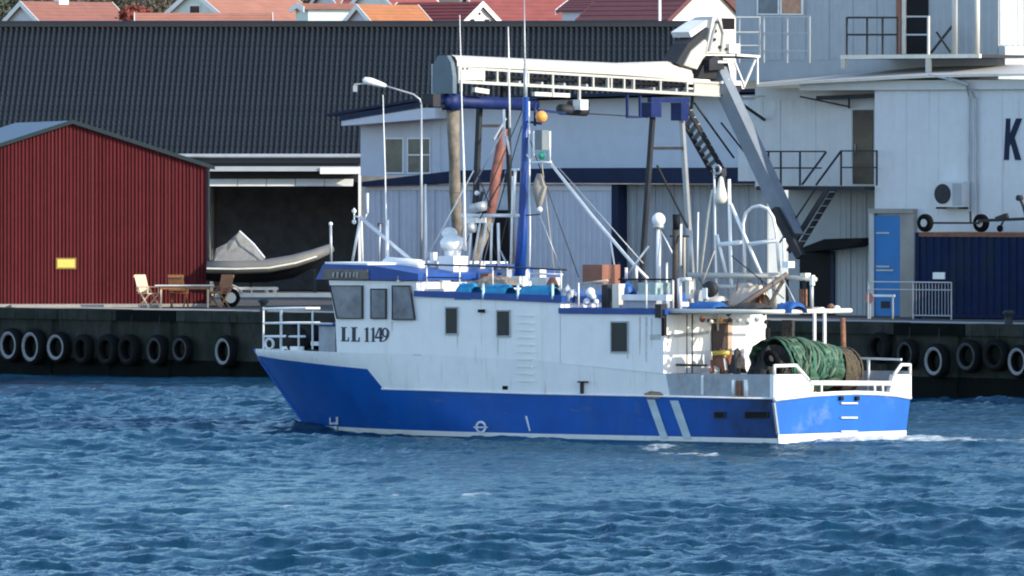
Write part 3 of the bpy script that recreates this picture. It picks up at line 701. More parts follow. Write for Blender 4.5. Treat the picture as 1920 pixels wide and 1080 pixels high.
    obj('vent_grille', box(p(1652, 0, -.17)[0], p(1668, 0, -.17)[0], -.18, -.165, p(1690, 578, -.17)[2], p(1690, 565, -.17)[2]), m_dark, bd)
    obj('door_surround', box(p(1632, 0, -.12)[0], p(1641.5, 0, -.12)[0], -.20, -.02, 0, zt), m_galv, t)
    obj('door_surround', box(p(1690.5, 0, -.12)[0], p(1716, 0, -.12)[0], -.20, -.02, 0, zt), m_conc, t)
    obj('door_lintel', box(p(1632, 0, -.12)[0], p(1716, 0, -.12)[0], -.24, -.02, zt + .002, zt + .14), m_conc, t)
    # letter K and the letters running on beyond the frame are one row of strokes
    q = lambda px, py: p(px, py, -.03)
    kv = [q(1886, 222), q(1894, 222), q(1893, 252), q(1905, 222), q(1916, 222), q(1902, 258), q(1914, 300), q(1903, 300), q(1895, 268), q(1892, 276), q(1891, 300), q(1882, 300)]
    obj('letter', prism(kv, (0, .02, 0)), m_navyband, t)
    # rainwater pipes
    obj('downpipe', tube([p(1742, 140, -.45), p(1770, 146, -.5), p(1812, 160, -.3), p(1817, 180, -.1), p(1817, 400, -.1)], .035, 6), m_galv, t)
    obj('downpipe', tube([p(1780, 146, -.45), p(1815, 158, -.35), p(1829, 185, -.1), p(1830, 420, -.1)], .045, 6), m_galv, t)
build_factory()
def small_on_wall():
    p = lambda px, py, y=0: K.pix(px, py, y)
    a = p(1750, 388, -.45); fr = Frame(*K.w(a[0], -.45, 0)[:2], KA, QZ + a[2])
    t = thing('air_conditioner', 'boxy air conditioning unit mounted on the factory wall', 'air conditioner', fr)
    w = p(1805, 388, -.45)[0] - a[0]; h = p(1750, 341, -.45)[2] - a[2]
    obj('casing', box(0, w, 0, .4, 0, h), m_kup, t)
    obj('fan_grille', lathe((w * .32, -.004, h * .52), (0, -1, 0), [(0, h * .40), (.02, h * .40), (.03, h * .34)], 20), m_dark, t)
    obj('front_panel', box(w * .66, w * .97, -.015, -.001, h * .06, h * .94), m_greycl, t)
    for x in (.1, .85): obj('bracket', box(w * x, w * x + .04, -.02, .44, -.06, -.001), m_dark, t)
small_on_wall()
def terrace():
    p = lambda px, py, y=0: K.pix(px, py, y)
    t = thing('roof_terrace', 'steel roof terrace with cream posts and dark railing above the factory eaves', 'terrace', K)
    y0, y1 = .6, 2.9
    z = p(1700, 106, y0)[2]
    obj('front_beam', box(p(1578, 0, y0)[0], p(1838, 0, y0)[0], y0 - .06, y0 + .06, z - .06, z + .06), m_cream, t)
    obj('deck', box(p(1580, 0, y0)[0], p(1836, 0, y0)[0], y0 + .07, y1, z - .05, z + .04), m_dark, t)
    for px, top in ((1790, -40), (1832, -40)): obj('cream_post', cyl((p(px, 0, y0)[0], y0, z + .062), (p(px, 0, y0)[0], y0, p(px, top, y0)[2]), .085, 10), m_creamw, t, True)
    for px in (1582, 1741): obj('support_leg', box(p(px - 4, 0, y0)[0], p(px + 4, 0, y0)[0], y0 - .05, y0 + .05, p(px, 122 if px < 1600 else 132, y0)[2] - .1, z - .062), m_creamw, t)
    for py in (33, 65): obj('railing_bar', beam(p(1590, py, y0), p(1684, py, y0), .06), m_dark, t)
    for px in (1588, 1626, 1655, 1684): obj('railing_post', beam(p(px, 32, y0), p(px, 103, y0), .05), m_dark, t)
    for py in (31, 65): obj('railing_bar', beam(p(1700, py, y0), p(1742, py, y0), .045), m_galv, t)
    obj('railing_post', beam(p(1741, 30, y0), p(1741, 103, y0), .06), m_cream, t)
    obj('cross_brace', beam(p(1745, 100, y1 - .3), p(1786, 48, y1 - .3), .06), m_dark, t); obj('cross_brace', beam(p(1756, 60, y1 - .36), p(1782, 98, y1 - .36), .05), m_dark, t)
    t2 = thing('roof_railing', 'thin pipe railing along the flat roof beside the terrace', 'railing', K)
    for py in (31, 62, 95): obj('railing_bar', beam(p(1384, py, 1.0), p(1520, py, 1.0), .035), m_galv, t2)
    for px in (1386, 1432, 1476, 1518): obj('railing_post', beam(p(px, 30, 1.0), p(px, 118, 1.0), .045), m_galv, t2)
terrace()
def container():
    p = lambda px, py, y=0: K.pix(px, py, y)
    y = -2.6; a = p(1716, 597, y); fr = Frame(*K.w(a[0], y, 0)[:2], KA, QZ)
    t = thing('shipping_container', 'dark blue ribbed shipping container with a trailer on its roof', 'container', fr)
    L, h, d = 6.06, p(1716, 436, y)[2], 2.44
    obj('side_wall', corr(.12, L - .12, .14, h - .12, .04, .278, .036), m_cont, t)
    obj('body', box(.05, L - .05, .045, d - .05, .05, h - .05), m_cont, t)
    for x in (0, L - .14): 
        for yy in (0, d - .14): obj('corner_post', box(x, x + .14, yy - .012, yy + .14, .001, h), m_cont, t)
    obj('top_rail', box(.14, L - .14, -.008, .08, h - .12, h - .002), m_rust, t); obj('bottom_rail', box(.14, L - .14, -.008, .08, .03, .14), m_cont, t)
    obj('roof_panel', box(.02, L - .02, .01, d - .02, h - .04, h + .012), m_rust, t)
    c = fr.pix(1761, 517, -.02); obj('white_plate', box(c[0] - .22, c[0] + .22, -.045, -.012, c[2] - .10, c[2] + .10), m_lampw, t)
    # trailer up on the container
    fr2 = Frame(*fr.w(.9, .7, 0)[:2], KA, QZ + h + .012)
    tr = thing('light_trailer', 'small black wheeled trailer chassis stored on top of the container', 'trailer', fr2)
    g = lambda px, py, yy=0: fr2.pix(px, py, yy)
    for px, rr in ((1735, .27), (1816, .27)):
        w = g(px, 412); wy = -.08 if px < 1800 else .55
        wh = obj('wheel', lathe((w[0], wy, rr), (0, 1, 0), [(0, .13), (0, rr - .03), (.03, rr), (.13, rr), (.16, rr - .03), (.16, .13)], 20), m_tyre, tr, True)
        obj('rim', lathe((w[0], wy - .005, rr), (0, 1, 0), [(0, .03), (0, .12), (.05, .128), (.16, .12), (.165, .03)], 14), m_galv, wh)
    obj('axle_beam', beam((g(1735, 0)[0], .1, .27), (g(1816, 0)[0], .5, .27), .06), m_dark, tr)
    obj('drawbar', beam((g(1816, 0)[0], .5, .34), (g(1990, 0)[0], .5, .46), .09), m_dark, tr)
    obj('frame_post', beam((g(1803, 0)[0], .45, .27), (g(1803, 0)[0], .45, .62), .05), m_dark, tr)
    obj('jockey_wheel', lathe((g(1857, 0)[0], .45, .11), (0, 1, 0), [(0, .03), (0, .10), (.06, .10), (.06, .03)], 12), m_tyre, tr)
    obj('jockey_stay', beam((g(1857, 0)[0], .48, .15), (g(1866, 0)[0], .48, .40), .04), m_dark, tr)
    obj('roller_bracket', beam((g(1850, 0)[0], .5, .38), (g(1870, 0)[0], .5, .50), .14), m_dark, tr)
    obj('winch_post', beam((g(1906, 0)[0], .5, .42), (g(1900, 0)[0], .5, .80), .07), m_dark, tr)
    obj('winch_arm', beam((g(1900, 0)[0], .5, .78), (g(1893, 0)[0], .5, 1.02), .06), m_dark, tr)
    obj('winch_drum', lathe((g(1893, 0)[0], .42, 1.02), (0, 1, 0), [(0, .04), (0, .09), (.15, .09), (.15, .04)], 12), m_dark, tr)
container()
def barrier():
    p0 = K.pix(1625, 592, -4.0); fr = Frame(*K.w(p0[0], -4.0, 0)[:2], KA, QZ)
    t = thing('crowd_barrier', 'grey pipe crowd barrier standing in front of the container', 'barrier', fr)
    g = lambda px, py: fr.pix(px, py, 0)
    x0, xm, x1 = g(1628, 0)[0], g(1712, 0)[0], g(1784, 0)[0]; zt = g(1700, 529)[2]; zb = .12
    obj('top_tube', cyl((x0, 0, zt), (x1, 0, zt), .022), m_galv, t); obj('second_tube', cyl((x0, 0, g(1690, 543)[2]), (x1, 0, g(1690, 543)[2]), .018), m_galv, t)
    obj('bottom_tube', cyl((xm, 0, zb), (x1, 0, zb), .02), m_galv, t)
    for x in (x0, xm, x1): obj('end_tube', cyl((x, 0, 0), (x, 0, zt), .022), m_galv, t)
    n = 12
    for i in range(1, n): x = xm + (x1 - xm) * i / n; obj('upright', cyl((x, 0, zb), (x, 0, zt), .010, 5), m_galv, t)
    p1 = K.pix(1624, 560, -3.7); fr2 = Frame(*K.w(p1[0], -3.7, 0)[:2], KA, QZ)
    t2 = thing('warning_board', 'faded red and white warning board on legs by the blue door', 'barrier', fr2)
    z = p1[2]; w = fr2.pix(1678, 0, 0)[0]
    obj('white_board', box(.25, w, -.02, .01, z + .06, z + .13), m_lampw, t2)
    obj('red_disc', lathe((.12, -.02, z + .02), (0, 1, 0), [(0, .02), (0, .17), (.03, .17), (.03, .02)], 16), M('faded_red_paint', (.42, .19, .17), .7), t2)
    for x in (.12, w - .1): obj('leg', beam((x, .03, 0), (x, .03, z + .05), .04), m_galv, t2)
barrier()

# unseen building added beyond the right edge to shade the quay apron
def shade_building():
    x0, y0 = 52.0, 1.2; fr = Frame(*Q.w(x0, y0, 0)[:2], QA, QZ)
    t = thing('shade_building', 'plain grey building added out of view to shade the quay', 'building', fr)
    obj('wall', box(0, 16, 0, 13, -.05, 7.6), m_greycl, t); obj('roof', box(-.3, 16.3, -.3, 13.3, 7.602, 7.9), m_roofg, t)
    for i in range(5): obj('door', box(1 + 3 * i, 3.2 + 3 * i, -.04, -.002, 0, 3.2), m_cont, t)
shade_building()

# ================================================================== STREET LAMP
def lamp():
    fr = fr_at(790, 337, 0, QZ); t = thing('street_lamp', 'street lamp with curved arm and flat white head before the office', 'street lamp', fr)
    p = lambda px, py: fr.pix(px, py, 0)
    top = p(790, 196)
    obj('pole', tube([(0, 0, 0), (0, 0, top[2] * .6), top], [.055, .045, .035], 8), m_galv, t, True)
    obj('arm', tube([top, p(787, 186), p(775, 177), p(745, 168), p(722, 161)], .032, 6), m_galv, t, True)
    h = obj('lamp_head', tube([p(724, 161), p(712, 158), p(695, 153), p(684, 151), p(680, 152)], [.05, .10, .13, .12, .05], 10), m_lampw, t, True)
    obj('lens', ball(p(697, 158), .10, 10, 6, .6), m_glass2, h)
    obj('floodlight_bar', beam(p(664, 158), p(690, 156), .04), m_galv, t)
    obj('floodlight', box(p(662, 0)[0], p(670, 0)[0], -.08, .08, p(0, 172)[2], p(0, 160)[2]), m_galv, t)
lamp()

# ================================================================== LOADING CONVEYOR
def build_conveyor():
    fr = fr_at(856, 306, 51, QZ)
    t = thing('loading_conveyor', 'cream covered loading conveyor on navy legs with hanging spouts', 'conveyor', fr)
    p = lambda px, py, y=0: fr.pix(px, py, y)
    W = .78
    # barrel cover: rounded top along the boom
    def section(px, ytop, ybot, wf=1.0):
        a = p(px, ytop); c = p(px, ybot); x = a[0]; zt, zb = a[2], c[2]; h = zt - zb
        return [(x, 0, zb), (x, 0, zb + h * .45), (x, .07, zb + h * .80), (x, .22, zt), (x, .56, zt), (x, .71, zb + h * .80), (x, W, zb + h * .45), (x, W, zb)]
    secs = [section(857, 103, 124), section(960, 108, 129), section(1080, 114, 136), section(1170, 118, 141), section(1262, 115, 148), section(1300, 127, 152)]
    obj('cover', grid(secs), m_creamw, t, False)
    # shaded end housing
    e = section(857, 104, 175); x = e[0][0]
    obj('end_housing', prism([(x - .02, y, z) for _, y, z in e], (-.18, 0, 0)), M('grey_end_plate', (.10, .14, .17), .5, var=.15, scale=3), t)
    obj('side_hatch', box(p(862, 0)[0], p(908, 0)[0], -.03, .04, p(885, 150)[2], p(885, 127)[2]), m_cream, t)
    for px in (868, 876): 
        c = p(px, 129, -.04); obj('hatch_bolt', cyl((c[0], -.05, c[2]), (c[0], -.028, c[2]), .035), m_dark, t)
    # lattice girder, near and far side
    for y, mat in ((0.0, m_creamw), (W, m_cream)):
        obj('upper_chord', beam(p(858, 127, y), p(1352, 156, y), .07, .07), mat, t)
        obj('lower_chord', beam(p(858, 153, y), p(1352, 179, y), .08, .09), mat, t)
        for px in (860, 905, 932, 952, 990, 1036, 1086, 1112, 1139, 1146, 1170, 1187, 1238, 1288, 1302):
            k = (px - 858) / 494; obj('lattice_post', beam(p(px, 128 + 29 * k, y), p(px, 152 + 26 * k, y), (.05, .09)[px % 2], .07), mat, t)
    obj('belt', prism([p(862, 138, .12), p(1345, 160, .12), p(1345, 165, .12), p(862, 143, .12)], (0, .7, 0)), m_black, t)
    for px in range(885, 1330, 42): 
        c = p(px, 150 + 23 * (px - 858) / 494, .2); obj('return_roller', cyl((c[0], .08, c[2]), (c[0], W - .08, c[2]), .06), m_galv, t)
    obj('head_plate', prism([p(1304, 154), p(1352, 157), p(1352, 178), p(1304, 177)], (0, .05, 0)), m_creamw, t)
    # hangers and service tray under the boom
    for px, y0, y1 in ((864, 150, 172), (1036, 165, 182), (1086, 168, 196)): obj('hanger', beam(p(px, y0, -.06), p(px, y1, -.06), .07), m_creamw, t)
    obj('service_tray', beam(p(888, 168, .0), p(914, 172, .0), .14), m_cream, t); obj('service_tray', beam(p(1000, 176, .0), p(1066, 179, .0), .12), m_cream, t)
    obj('cable_box', box(p(1079, 0)[0], p(1093, 0)[0], -.2, .1, p(1085, 206)[2], p(1085, 187)[2]), m_lampw, t)
    obj('motor', cyl(p(1050, 205, .2), p(1098, 208, .2), .16, 10), m_dark, t, True); obj('motor', cyl(p(1068, 196, .4), p(1100, 196, .4), .12, 10), m_dark, t, True)
    obj('tray_arm', beam(p(1010, 207, .1), p(1060, 212, .1), .07), m_navy, t)
    # navy slewing beam at the front end
    obj('slew_beam', cyl(p(832, 190, .4), p(1003, 196, .4), .19, 10), m_navy, t, True)
    obj('slew_head', cyl(p(846, 176, .4), p(846, 206, .4), .28, 12), m_navy, t, True)
    obj('grey_winch', box(p(822, 0)[0], p(836, 0)[0], .2, .6, p(825, 200)[2], p(825, 176)[2]), m_dark, t)
    obj('beam_hanger', beam(p(943, 155, .4), p(943, 190, .4), .12), m_black, t)
    obj('tie_beam', beam(p(795, 199, .4), p(835, 199, .4), .10), m_black, t)
    obj('ladder_rail', beam(p(811, 120, .9), p(811, 195, .9), .05), m_galv, t); obj('ladder_rail', beam(p(817, 150, .9), p(817, 195, .9), .05), m_galv, t)
    # spouts
    sp = [(849, 205), (850, 250), (852, 300), (853, 360), (857, 420), (860, 455)]
    obj('hanging_spout', tube([p(a, c, .4) for a, c in sp], [.20, .18, .165, .17, .16, .14], 12), m_fabric, t, True)
    for a, c in sp[1:4:2]: obj('spout_hoop', torus(p(a, c, .4), (0, 0, 1), .175, .012, 14, 5), m_fabric, t)
    sp2 = [(944, 242), (938, 285), (929, 330), (925, 380), (917, 410)]
    obj('red_hose', tube([p(a, c, .3) for a, c in sp2], [.13, .16, .16, .15, .12], 10), m_redpipe, t, True)
    sp3 = [(917, 408), (908, 440), (893, 478), (884, 505)]
    obj('hose_end', tube([p(a, c, .3) for a, c in sp3], [.12, .15, .15, .13], 10), m_fabric, t, True)
    obj('hose_strut', beam(p(948, 222, .2), p(925, 262, .2), .06), m_galv, t)
    # portal frame of the boom: front pair of dark legs
    obj('front_leg', beam(p(899, 203, .9), p(891, 400, .9), .14), m_dark, t)
    obj('front_tie', beam(p(899, 236, .9), p(942, 236, .9), .09), m_dark, t)
    obj('front_leg', beam(p(951, 200, .9), p(962, 520, .9), .12), m_dark, t)
    # rear portal
    obj('portal_beam', box(p(1214, 0)[0], p(1286, 0)[0], -.15, .0, p(1250, 192)[2], p(1250, 183)[2]), m_navy, t)
    obj('portal_column', box(p(1214, 0)[0], p(1233, 0)[0], -.15, .25, p(1250, 220)[2], p(1250, 192.5)[2]), m_navy, t)
    obj('portal_column', box(p(1270, 0)[0], p(1284, 0)[0], -.15, .25, p(1250, 226)[2], p(1250, 192.5)[2]), m_navy, t)
    obj('rear_leg', beam(p(1224, 215, .1), p(1200, 560, .1), .13), m_dark, t); obj('rear_leg', beam(p(1278, 220, .1), p(1300, 560, .1), .13), m_galv, t)
    obj('leg_tie', beam(p(1222, 278, .1), p(1284, 278, .1), .09), m_dark, t); obj('leg_brace', beam(p(1232, 310, .1), p(1296, 440, .1), .05), m_dark, t)
    obj('step_bracket', tube([p(1176, 178, -.1), p(1176, 220, -.1), p(1200, 220, -.1), p(1200, 180, -.1)], .05, 4), m_navy, t)
    obj('cable', tube([p(1100, 213, .2), p(1170, 217, .2), p(1215, 220, .2)], .02, 5), m_dark, t)
    # steep stair from the head down to the office roof
    s0, s1 = p(1288, 200, .6), p(1362, 330, .6); s2, s3 = p(1276, 218, 1.1), p(1345, 342, 1.1)
    obj('stair_stringer', beam(s0, s1, .05, .17), m_dark, t); obj('stair_stringer', beam(s2, s3, .05, .17), m_dark, t)
    for i in range(10):
        k = (i + .5) / 10; obj('stair_tread', beam(Vector(s0).lerp(Vector(s1), k), Vector(s2).lerp(Vector(s3), k), .20, .03), m_galv, t)
    obj('stair_handrail', beam(p(1302, 193, .5), p(1376, 296, .5), .045), m_dark, t); obj('stair_handrail', beam(p(1352, 230, .4), p(1398, 288, .4), .04), m_dark, t)
    obj('stair_rail_post', beam(p(1298, 180, .55), p(1297, 204, .55), .07), m_dark, t)
    # head house: chute, drive, inclined tube
    kp = lambda px, py, y: fr.loc(*K.w(*K.pix(px, py, y)))
    obj('incline_tube', beam(kp(1342, 128, -1.1), kp(1490, 445, -1.1), .44, .46), M('grey_tube_steel', (.19, .225, .27), .6, var=.15), t)
    obj('incline_foot', beam(kp(1452, 392, -1.5), kp(1502, 482, -1.5), .24), m_dark, t)
    obj('incline_side_plate', beam(p(1364, 182, -.1), p(1392, 218, -.1), .10, .16), m_lampw, t)
    obj('stay_bar', beam(p(1392, 196, .0), p(1438, 228, .0), .07), m_dark, t)
    ch = [p(1283, 122, -.05), p(1296, 96, -.05), p(1322, 74, -.05), p(1336, 92, -.05), p(1318, 110, -.05), p(1307, 130, -.05)]
    obj('curved_chute', prism(ch, (0, .8, 0)), m_creamw, t)
    obj('chute_band', prism([p(1268, 118, .0), p(1290, 82, .0), p(1328, 52, .0), p(1334, 60, .0), p(1298, 92, .0), p(1280, 126, .0)], (0, .6, 0)), m_dark, t)
    obj('bright_hood', prism([p(1292, 60, .1), p(1333, 33, .1), p(1335, 42, .1), p(1296, 70, .1)], (0, .7, 0)), m_lampw, t)
    obj('drive_tower', prism([p(1324, 100, -.08), p(1336, 32, -.08), p(1352, 30, -.08), p(1358, 70, -.08), p(1379, 84, -.08), p(1379, 102, -.08)], (0, .7, 0)), m_creamw, t)
    obj('drive_motor', box(p(1357, 0)[0], p(1380, 0)[0], .05, .5, p(1365, 55)[2], p(1365, 34)[2]), m_black, t)
    for px, py, r_ in ((1344, 42, .05), (1341, 58, .06), (1340, 74, .05), (1350, 88, .05), (1362, 92, .04)): obj('drive_bolt', cyl(p(px, py, -.14), p(px, py, -.07), r_, 8), m_dark, t)
    obj('drive_belt_guard', tube([p(1330, 95, -.12), p(1338, 60, -.12), p(1346, 36, -.12), p(1356, 62, -.12), p(1352, 96, -.12)], .035, 6), m_galv, t)
    obj('inspection_box', box(p(1358, 0)[0], p(1378, 0)[0], -.2, -.09, p(1365, 100)[2], p(1365, 82)[2]), m_lampw, t)
    obj('gear_case', prism([p(1330, 132, -.1), p(1330, 112, -.1), p(1342, 104, -.1), p(1356, 110, -.1), p(1358, 130, -.1)], (0, .6, 0)), m_dark, t)
    obj('gear_case', prism([p(1308, 146, .1), p(1320, 120, .1), p(1364, 112, .1), p(1372, 150, .1)], (0, .6, 0)), m_dark, t)
    for a, c in (((1380, 103), (1424, 106)), ((1345, 116), (1378, 116)), ((1352, 155), (1366, 150))): obj('walkway_edge', beam(p(*a, -.1), p(*c, -.1), .07), m_lampw, t)
    obj('walkway', box(p(1352, 0)[0], p(1424, 0)[0], -.05, 1.0, p(1390, 109)[2], p(1390, 105)[2]), m_dark, t)
    for a, c in (((1378, 118), (1395, 160)), ((1416, 112), (1394, 164)), ((1420, 106), (1420, 163)), ((1392, 181), (1432, 181))): obj('hoist_frame_bar', beam(p(*a, -.1), p(*c, -.1), .055), m_lampw, t)
    obj('hook_tray', prism([p(1352, 178, -.1), p(1390, 160, -.1), p(1392, 168, -.1), p(1370, 182, -.1)], (0, .5, 0)), m_dark, t)
    for py in (32, 60, 85): obj('walkway_rail', beam(p(1378, py, .2), p(1424, py, .2), .03), m_galv, t)
    obj('walkway_rail_post', beam(p(1424, 31, .2), p(1424, 104, .2), .05), m_galv, t)
build_conveyor()

# ================================================================== HILLSIDE HOUSES
def house(label, apx, apy, D, phi, length, tanp, hw, wall, roof, chim=None, wins=(), wallh=4.5, verge=None):
    """gable end at the apex pixel; ridge runs from it along angle phi (deg); half span hw"""
    z = zat(apy, D); rh = tanp * hw
    fr = Frame(at(apx, D), D, phi, z - rh - wallh)
    t = thing('house', label, 'house', fr, 'houses on the hillside')
    obj('wall', prism([(0, -hw, -4), (0, hw, -4), (0, hw, wallh), (0, 0, wallh + rh - .05), (0, -hw, wallh)], (length, 0, 0)), m_wall(wall), t)
    ov = .35; th = .16
    for s in (-1, 1):
        ye, ze = s * (hw + ov), wallh - tanp * ov
        r = obj('roof_slope', prism([(-ov, 0, wallh + rh), (-ov, ye, ze), (-ov, ye, ze + th), (-ov, 0, wallh + rh + th)], (length + 2 * ov, 0, 0)), m_roof(roof), t)
        for x in (-ov - .06, length + ov + .005):
            obj('verge_board', prism([(x, 0, wallh + rh - .22), (x, ye, ze - .22), (x, ye, ze + th + .04), (x, 0, wallh + rh + th + .04)], (.055, 0, 0)), m_wall(0) if verge is None else m_roof(verge), t)
        # tile battens give the slope its courses
        for k in range(1, 9):
            f = k / 9; obj('tile_course', beam((-ov + .02, ye * f, wallh + rh + (ze - wallh - rh) * f + th + .01), (length + ov - .02, ye * f, wallh + rh + (ze - wallh - rh) * f + th + .01), .10, .04), m_roof(roof), t)
    if chim:
        x, col = chim; c = obj('chimney', box(x - .45, x + .45, -.35, .35, wallh + rh - .5, wallh + rh + 1.0), m_wall(0) if col == 0 else m_wall(2), t)
        obj('chimney_cap', box(x - .52, x + .52, -.42, .42, wallh + rh + 1.002, wallh + rh + 1.12), m_conc, c)
    for (u, zz, w, h) in wins:     # on the gable end: offset across, height below apex
        zc = wallh + rh - zz
        f = obj('window', ring([(-.01, u - w, zc - h), (-.01, u + w, zc - h), (-.01, u + w, zc + h), (-.01, u - w, zc + h)], [(-.01, u - w + .1, zc - h + .1), (-.01, u + w - .1, zc - h + .1), (-.01, u + w - .1, zc + h - .1), (-.01, u - w + .1, zc + h - .1)], (-1, 0, 0), -.01, .05), m_wall(0), t)
        obj('pane', box(-.03, -.012, u - w + .08, u + w - .08, zc - h + .08, zc + h - .08), m_glass, f)
    return t
house('house with lilac white gable and weathered brown roof beside leafless trees', 45, 6, 800, 40, 8.2, .66, 3.2, 1, 0, chim=(3.6, 0))
house('house with pale green gable and salmon orange roof', 366, -18, 800, 40, 8.6, .55, 4.2, 2, 1, wins=((0, 2.0, .7, .9),))
house('low house with long salmon red roof just above the black ridge', 262, 28, 735, 3, 9.0, .5, 3.0, 0, 1)
house('white house with pale flat roof between the orange roofs', 566, 10, 790, 12, 3.6, .12, 2.5, 2, 0)
house('small lilac gabled house with vivid orange roof', 676, 12, 770, 38, 5.0, .72, 2.6, 1, 2, wins=((0, 1.6, .3, .35),))
house('white house with tall windows peeking over the vivid orange roof', 700, -30, 850, 35, 4.2, .6, 3.0, 0, 4, wallh=6)
house('white gabled house with three tiny windows and dark red roof', 898, 7, 775, 142, 7.4, .64, 3.2, 0, 3, wins=((-.9, 1.35, .4, .3), (.9, 1.35, .4, .3), (0, .75, .25, .2)))
house('house with bright red roof and pale chimney', 880, -14, 815, 18, 8.2, .7, 3.6, 0, 4, chim=(3.4, 1))
house('house with maroon roof and pale lilac wall below its eaves', 1240, -20, 780, 152, 6.2, .38, 4.2, 1, 5)
house('bright white gabled house with maroon verge beside the conveyor head', 1322, -38, 765, 150, 7.0, .5, 6.0, 0, 5, verge=5)
house('white dormered house with red roof at the back of the hill', 800, -22, 870, 160, 6.5, .7, 3.4, 0, 4)
house('white house with grey red roof behind the flat roofed one', 612, -26, 880, 25, 6.0, .6, 3.4, 0, 0, wallh=6)
def pole():
    fr = fr_at(1237, 745, 0, 8.0); t = thing('flagpole', 'slim white flagpole beside the maroon roofed house', 'flagpole', fr)
    obj('pole', cyl((0, 0, -1), (0, 0, zat(-30, 745) - 8), .14, 8, .10), m_lampw, t, True)
    obj('base', box(-.3, .3, -.3, .3, -1, -.6), m_conc, t)
pole()

# trees on the hill
def leaf_mat(name, c): return M(name, c, .8, var=.5, scale=.9)
lm = [leaf_mat('olive_leaves', (.10, .095, .035)), leaf_mat('grey_brown_twigs', (.12, .10, .075)), leaf_mat('dark_green_leaves', (.04, .055, .03)), leaf_mat('red_leaves', (.22, .05, .035))]
m_bark = M('bark', (.09, .075, .06), .9, var=.3)
def crown_mesh(seed, n, rx, rz, sz):
    g = np.random.default_rng(seed); cl = g.normal(size=(26, 3)); cl /= np.linalg.norm(cl, axis=1)[:, None]; cl *= g.uniform(.35, .95, (26, 1)); cl *= np.array([rx, rx, rz])
    v, f = [], []
    for i in range(n):
        c = cl[g.integers(26)] + g.normal(size=3) * np.array([rx, rx, rz]) * .20
        d1 = g.normal(size=3); d1 /= np.linalg.norm(d1); d2 = np.cross(d1, g.normal(size=3)); d2 /= np.linalg.norm(d2); s = sz * g.uniform(.6, 1.4); o = len(v)
        v += [tuple(c - d1 * s), tuple(c + d2 * s * .55), tuple(c + d1 * s), tuple(c - d2 * s * .55)]; f.append((o, o + 1, o + 2, o + 3))
    me = bpy.data.meshes.new('crown'); me.from_pydata(v, [], f); return me
def tree(px, py, D, rx, rz, kind, label, n=2600, sz=.16):
    z = zat(py, D); base = np.interp(D, [690, 740, 800, 860, 920, 1000], [3, 8, 12, 15.5, 21, 31]) - .3
    h = max(2.0, z - base)
    fr = Frame(at(px, D), D, 0, z - h); t = thing('tree' if rz > 1.4 else 'bush', label, 'tree' if rz > 1.4 else 'bush', fr, 'trees and bushes on the hillside')
    g = random.Random(px)
    obj('trunk', tube([(0, 0, 0), (.05, 0, h * .5), (0, .05, h)], [.22, .15, .06], 7), m_bark, t, True)
    for i in range(6):
        q = g.uniform(0, 6.28); k = g.uniform(.3, .8); obj('limb', tube([(0, 0, h * k), (rx * .4 * math.cos(q), rx * .4 * math.sin(q), h * k + rz * .35), (rx * .85 * math.cos(q), rx * .85 * math.sin(q), h * k + rz * .7)], [.09, .06, .02], 5), m_bark, t)
    me = crown_mesh(px + 11, n, rx, rz, sz); o = obj('crown', me, lm[kind], t); o.location = (0, 0, h)
for a in ((4, 12, 850, 2.6, 3.2, 2, 'dark evergreen tree at the far left above the black roof'),
          (82, -8, 880, 3.5, 3.0, 1, 'bare brown tree behind the weathered brown roof'),
          (170, -6, 890, 3.6, 2.8, 1, 'bare twiggy tree right of the small white chimney'),
          (232, 2, 870, 3.0, 3.0, 0, 'olive tree between the brown roof and the pale green gable'),
          (285, 2, 860, 3.0, 2.6, 1, 'grey brown tree standing left of the pale green gable'),
          (252, 30, 750, .9, .7, 3, 'red leaved bush at the end of the low red roof'),
          (575, -2, 890, 2.8, 2.6, 0, 'olive tree behind the verge of the salmon orange roof'),
          (640, -8, 920, 3.2, 3.0, 0, 'yellowish tree behind the flat roofed white house'),
          (1085, -8, 900, 3.0, 3.0, 2, 'green tree between the red roof and the maroon roof'),
          (330, -2, 880, 2.8, 2.6, 2, 'dark green tree directly behind the pale green gable'),
          (770, -12, 930, 3.0, 3.0, 1, 'bare tree behind the dormered white house')): tree(*a)

# ================================================================== THE FISHING BOAT
def pixx(px, py, x):
    """point of the boat's athwart plane local x = const seen at a photo pixel"""
    kx = (px - CX) / F; t = (x + B.X * B.c + B.Y * B.s) / (kx * B.c + B.s)
    return B.loc(t * kx, t, H + (HZ - py) / F * t)
m_hull = m_blue.copy(); m_hull.name = 'hull_blue_dark_aft'
def darken_aft(m):  # mixes the blue darker towards the stern, broken up by noise
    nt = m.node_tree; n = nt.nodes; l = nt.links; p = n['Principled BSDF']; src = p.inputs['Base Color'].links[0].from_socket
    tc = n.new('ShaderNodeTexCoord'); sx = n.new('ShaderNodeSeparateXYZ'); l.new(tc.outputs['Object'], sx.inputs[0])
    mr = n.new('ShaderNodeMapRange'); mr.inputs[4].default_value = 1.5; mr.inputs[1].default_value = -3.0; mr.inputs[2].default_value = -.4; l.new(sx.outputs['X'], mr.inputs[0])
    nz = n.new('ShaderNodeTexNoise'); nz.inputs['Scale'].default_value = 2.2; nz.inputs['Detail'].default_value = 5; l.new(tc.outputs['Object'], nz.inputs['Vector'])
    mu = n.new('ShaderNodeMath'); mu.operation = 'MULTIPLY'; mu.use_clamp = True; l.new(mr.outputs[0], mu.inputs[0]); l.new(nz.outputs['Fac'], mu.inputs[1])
    mx = n.new('ShaderNodeMix'); mx.data_type = 'RGBA'; l.new(mu.outputs[0], mx.inputs['Factor']); l.new(src, mx.inputs['A']); mx.inputs['B'].default_value = (.012, .02, .035, 1); l.new(mx.outputs['Result'], p.inputs['Base Color'])
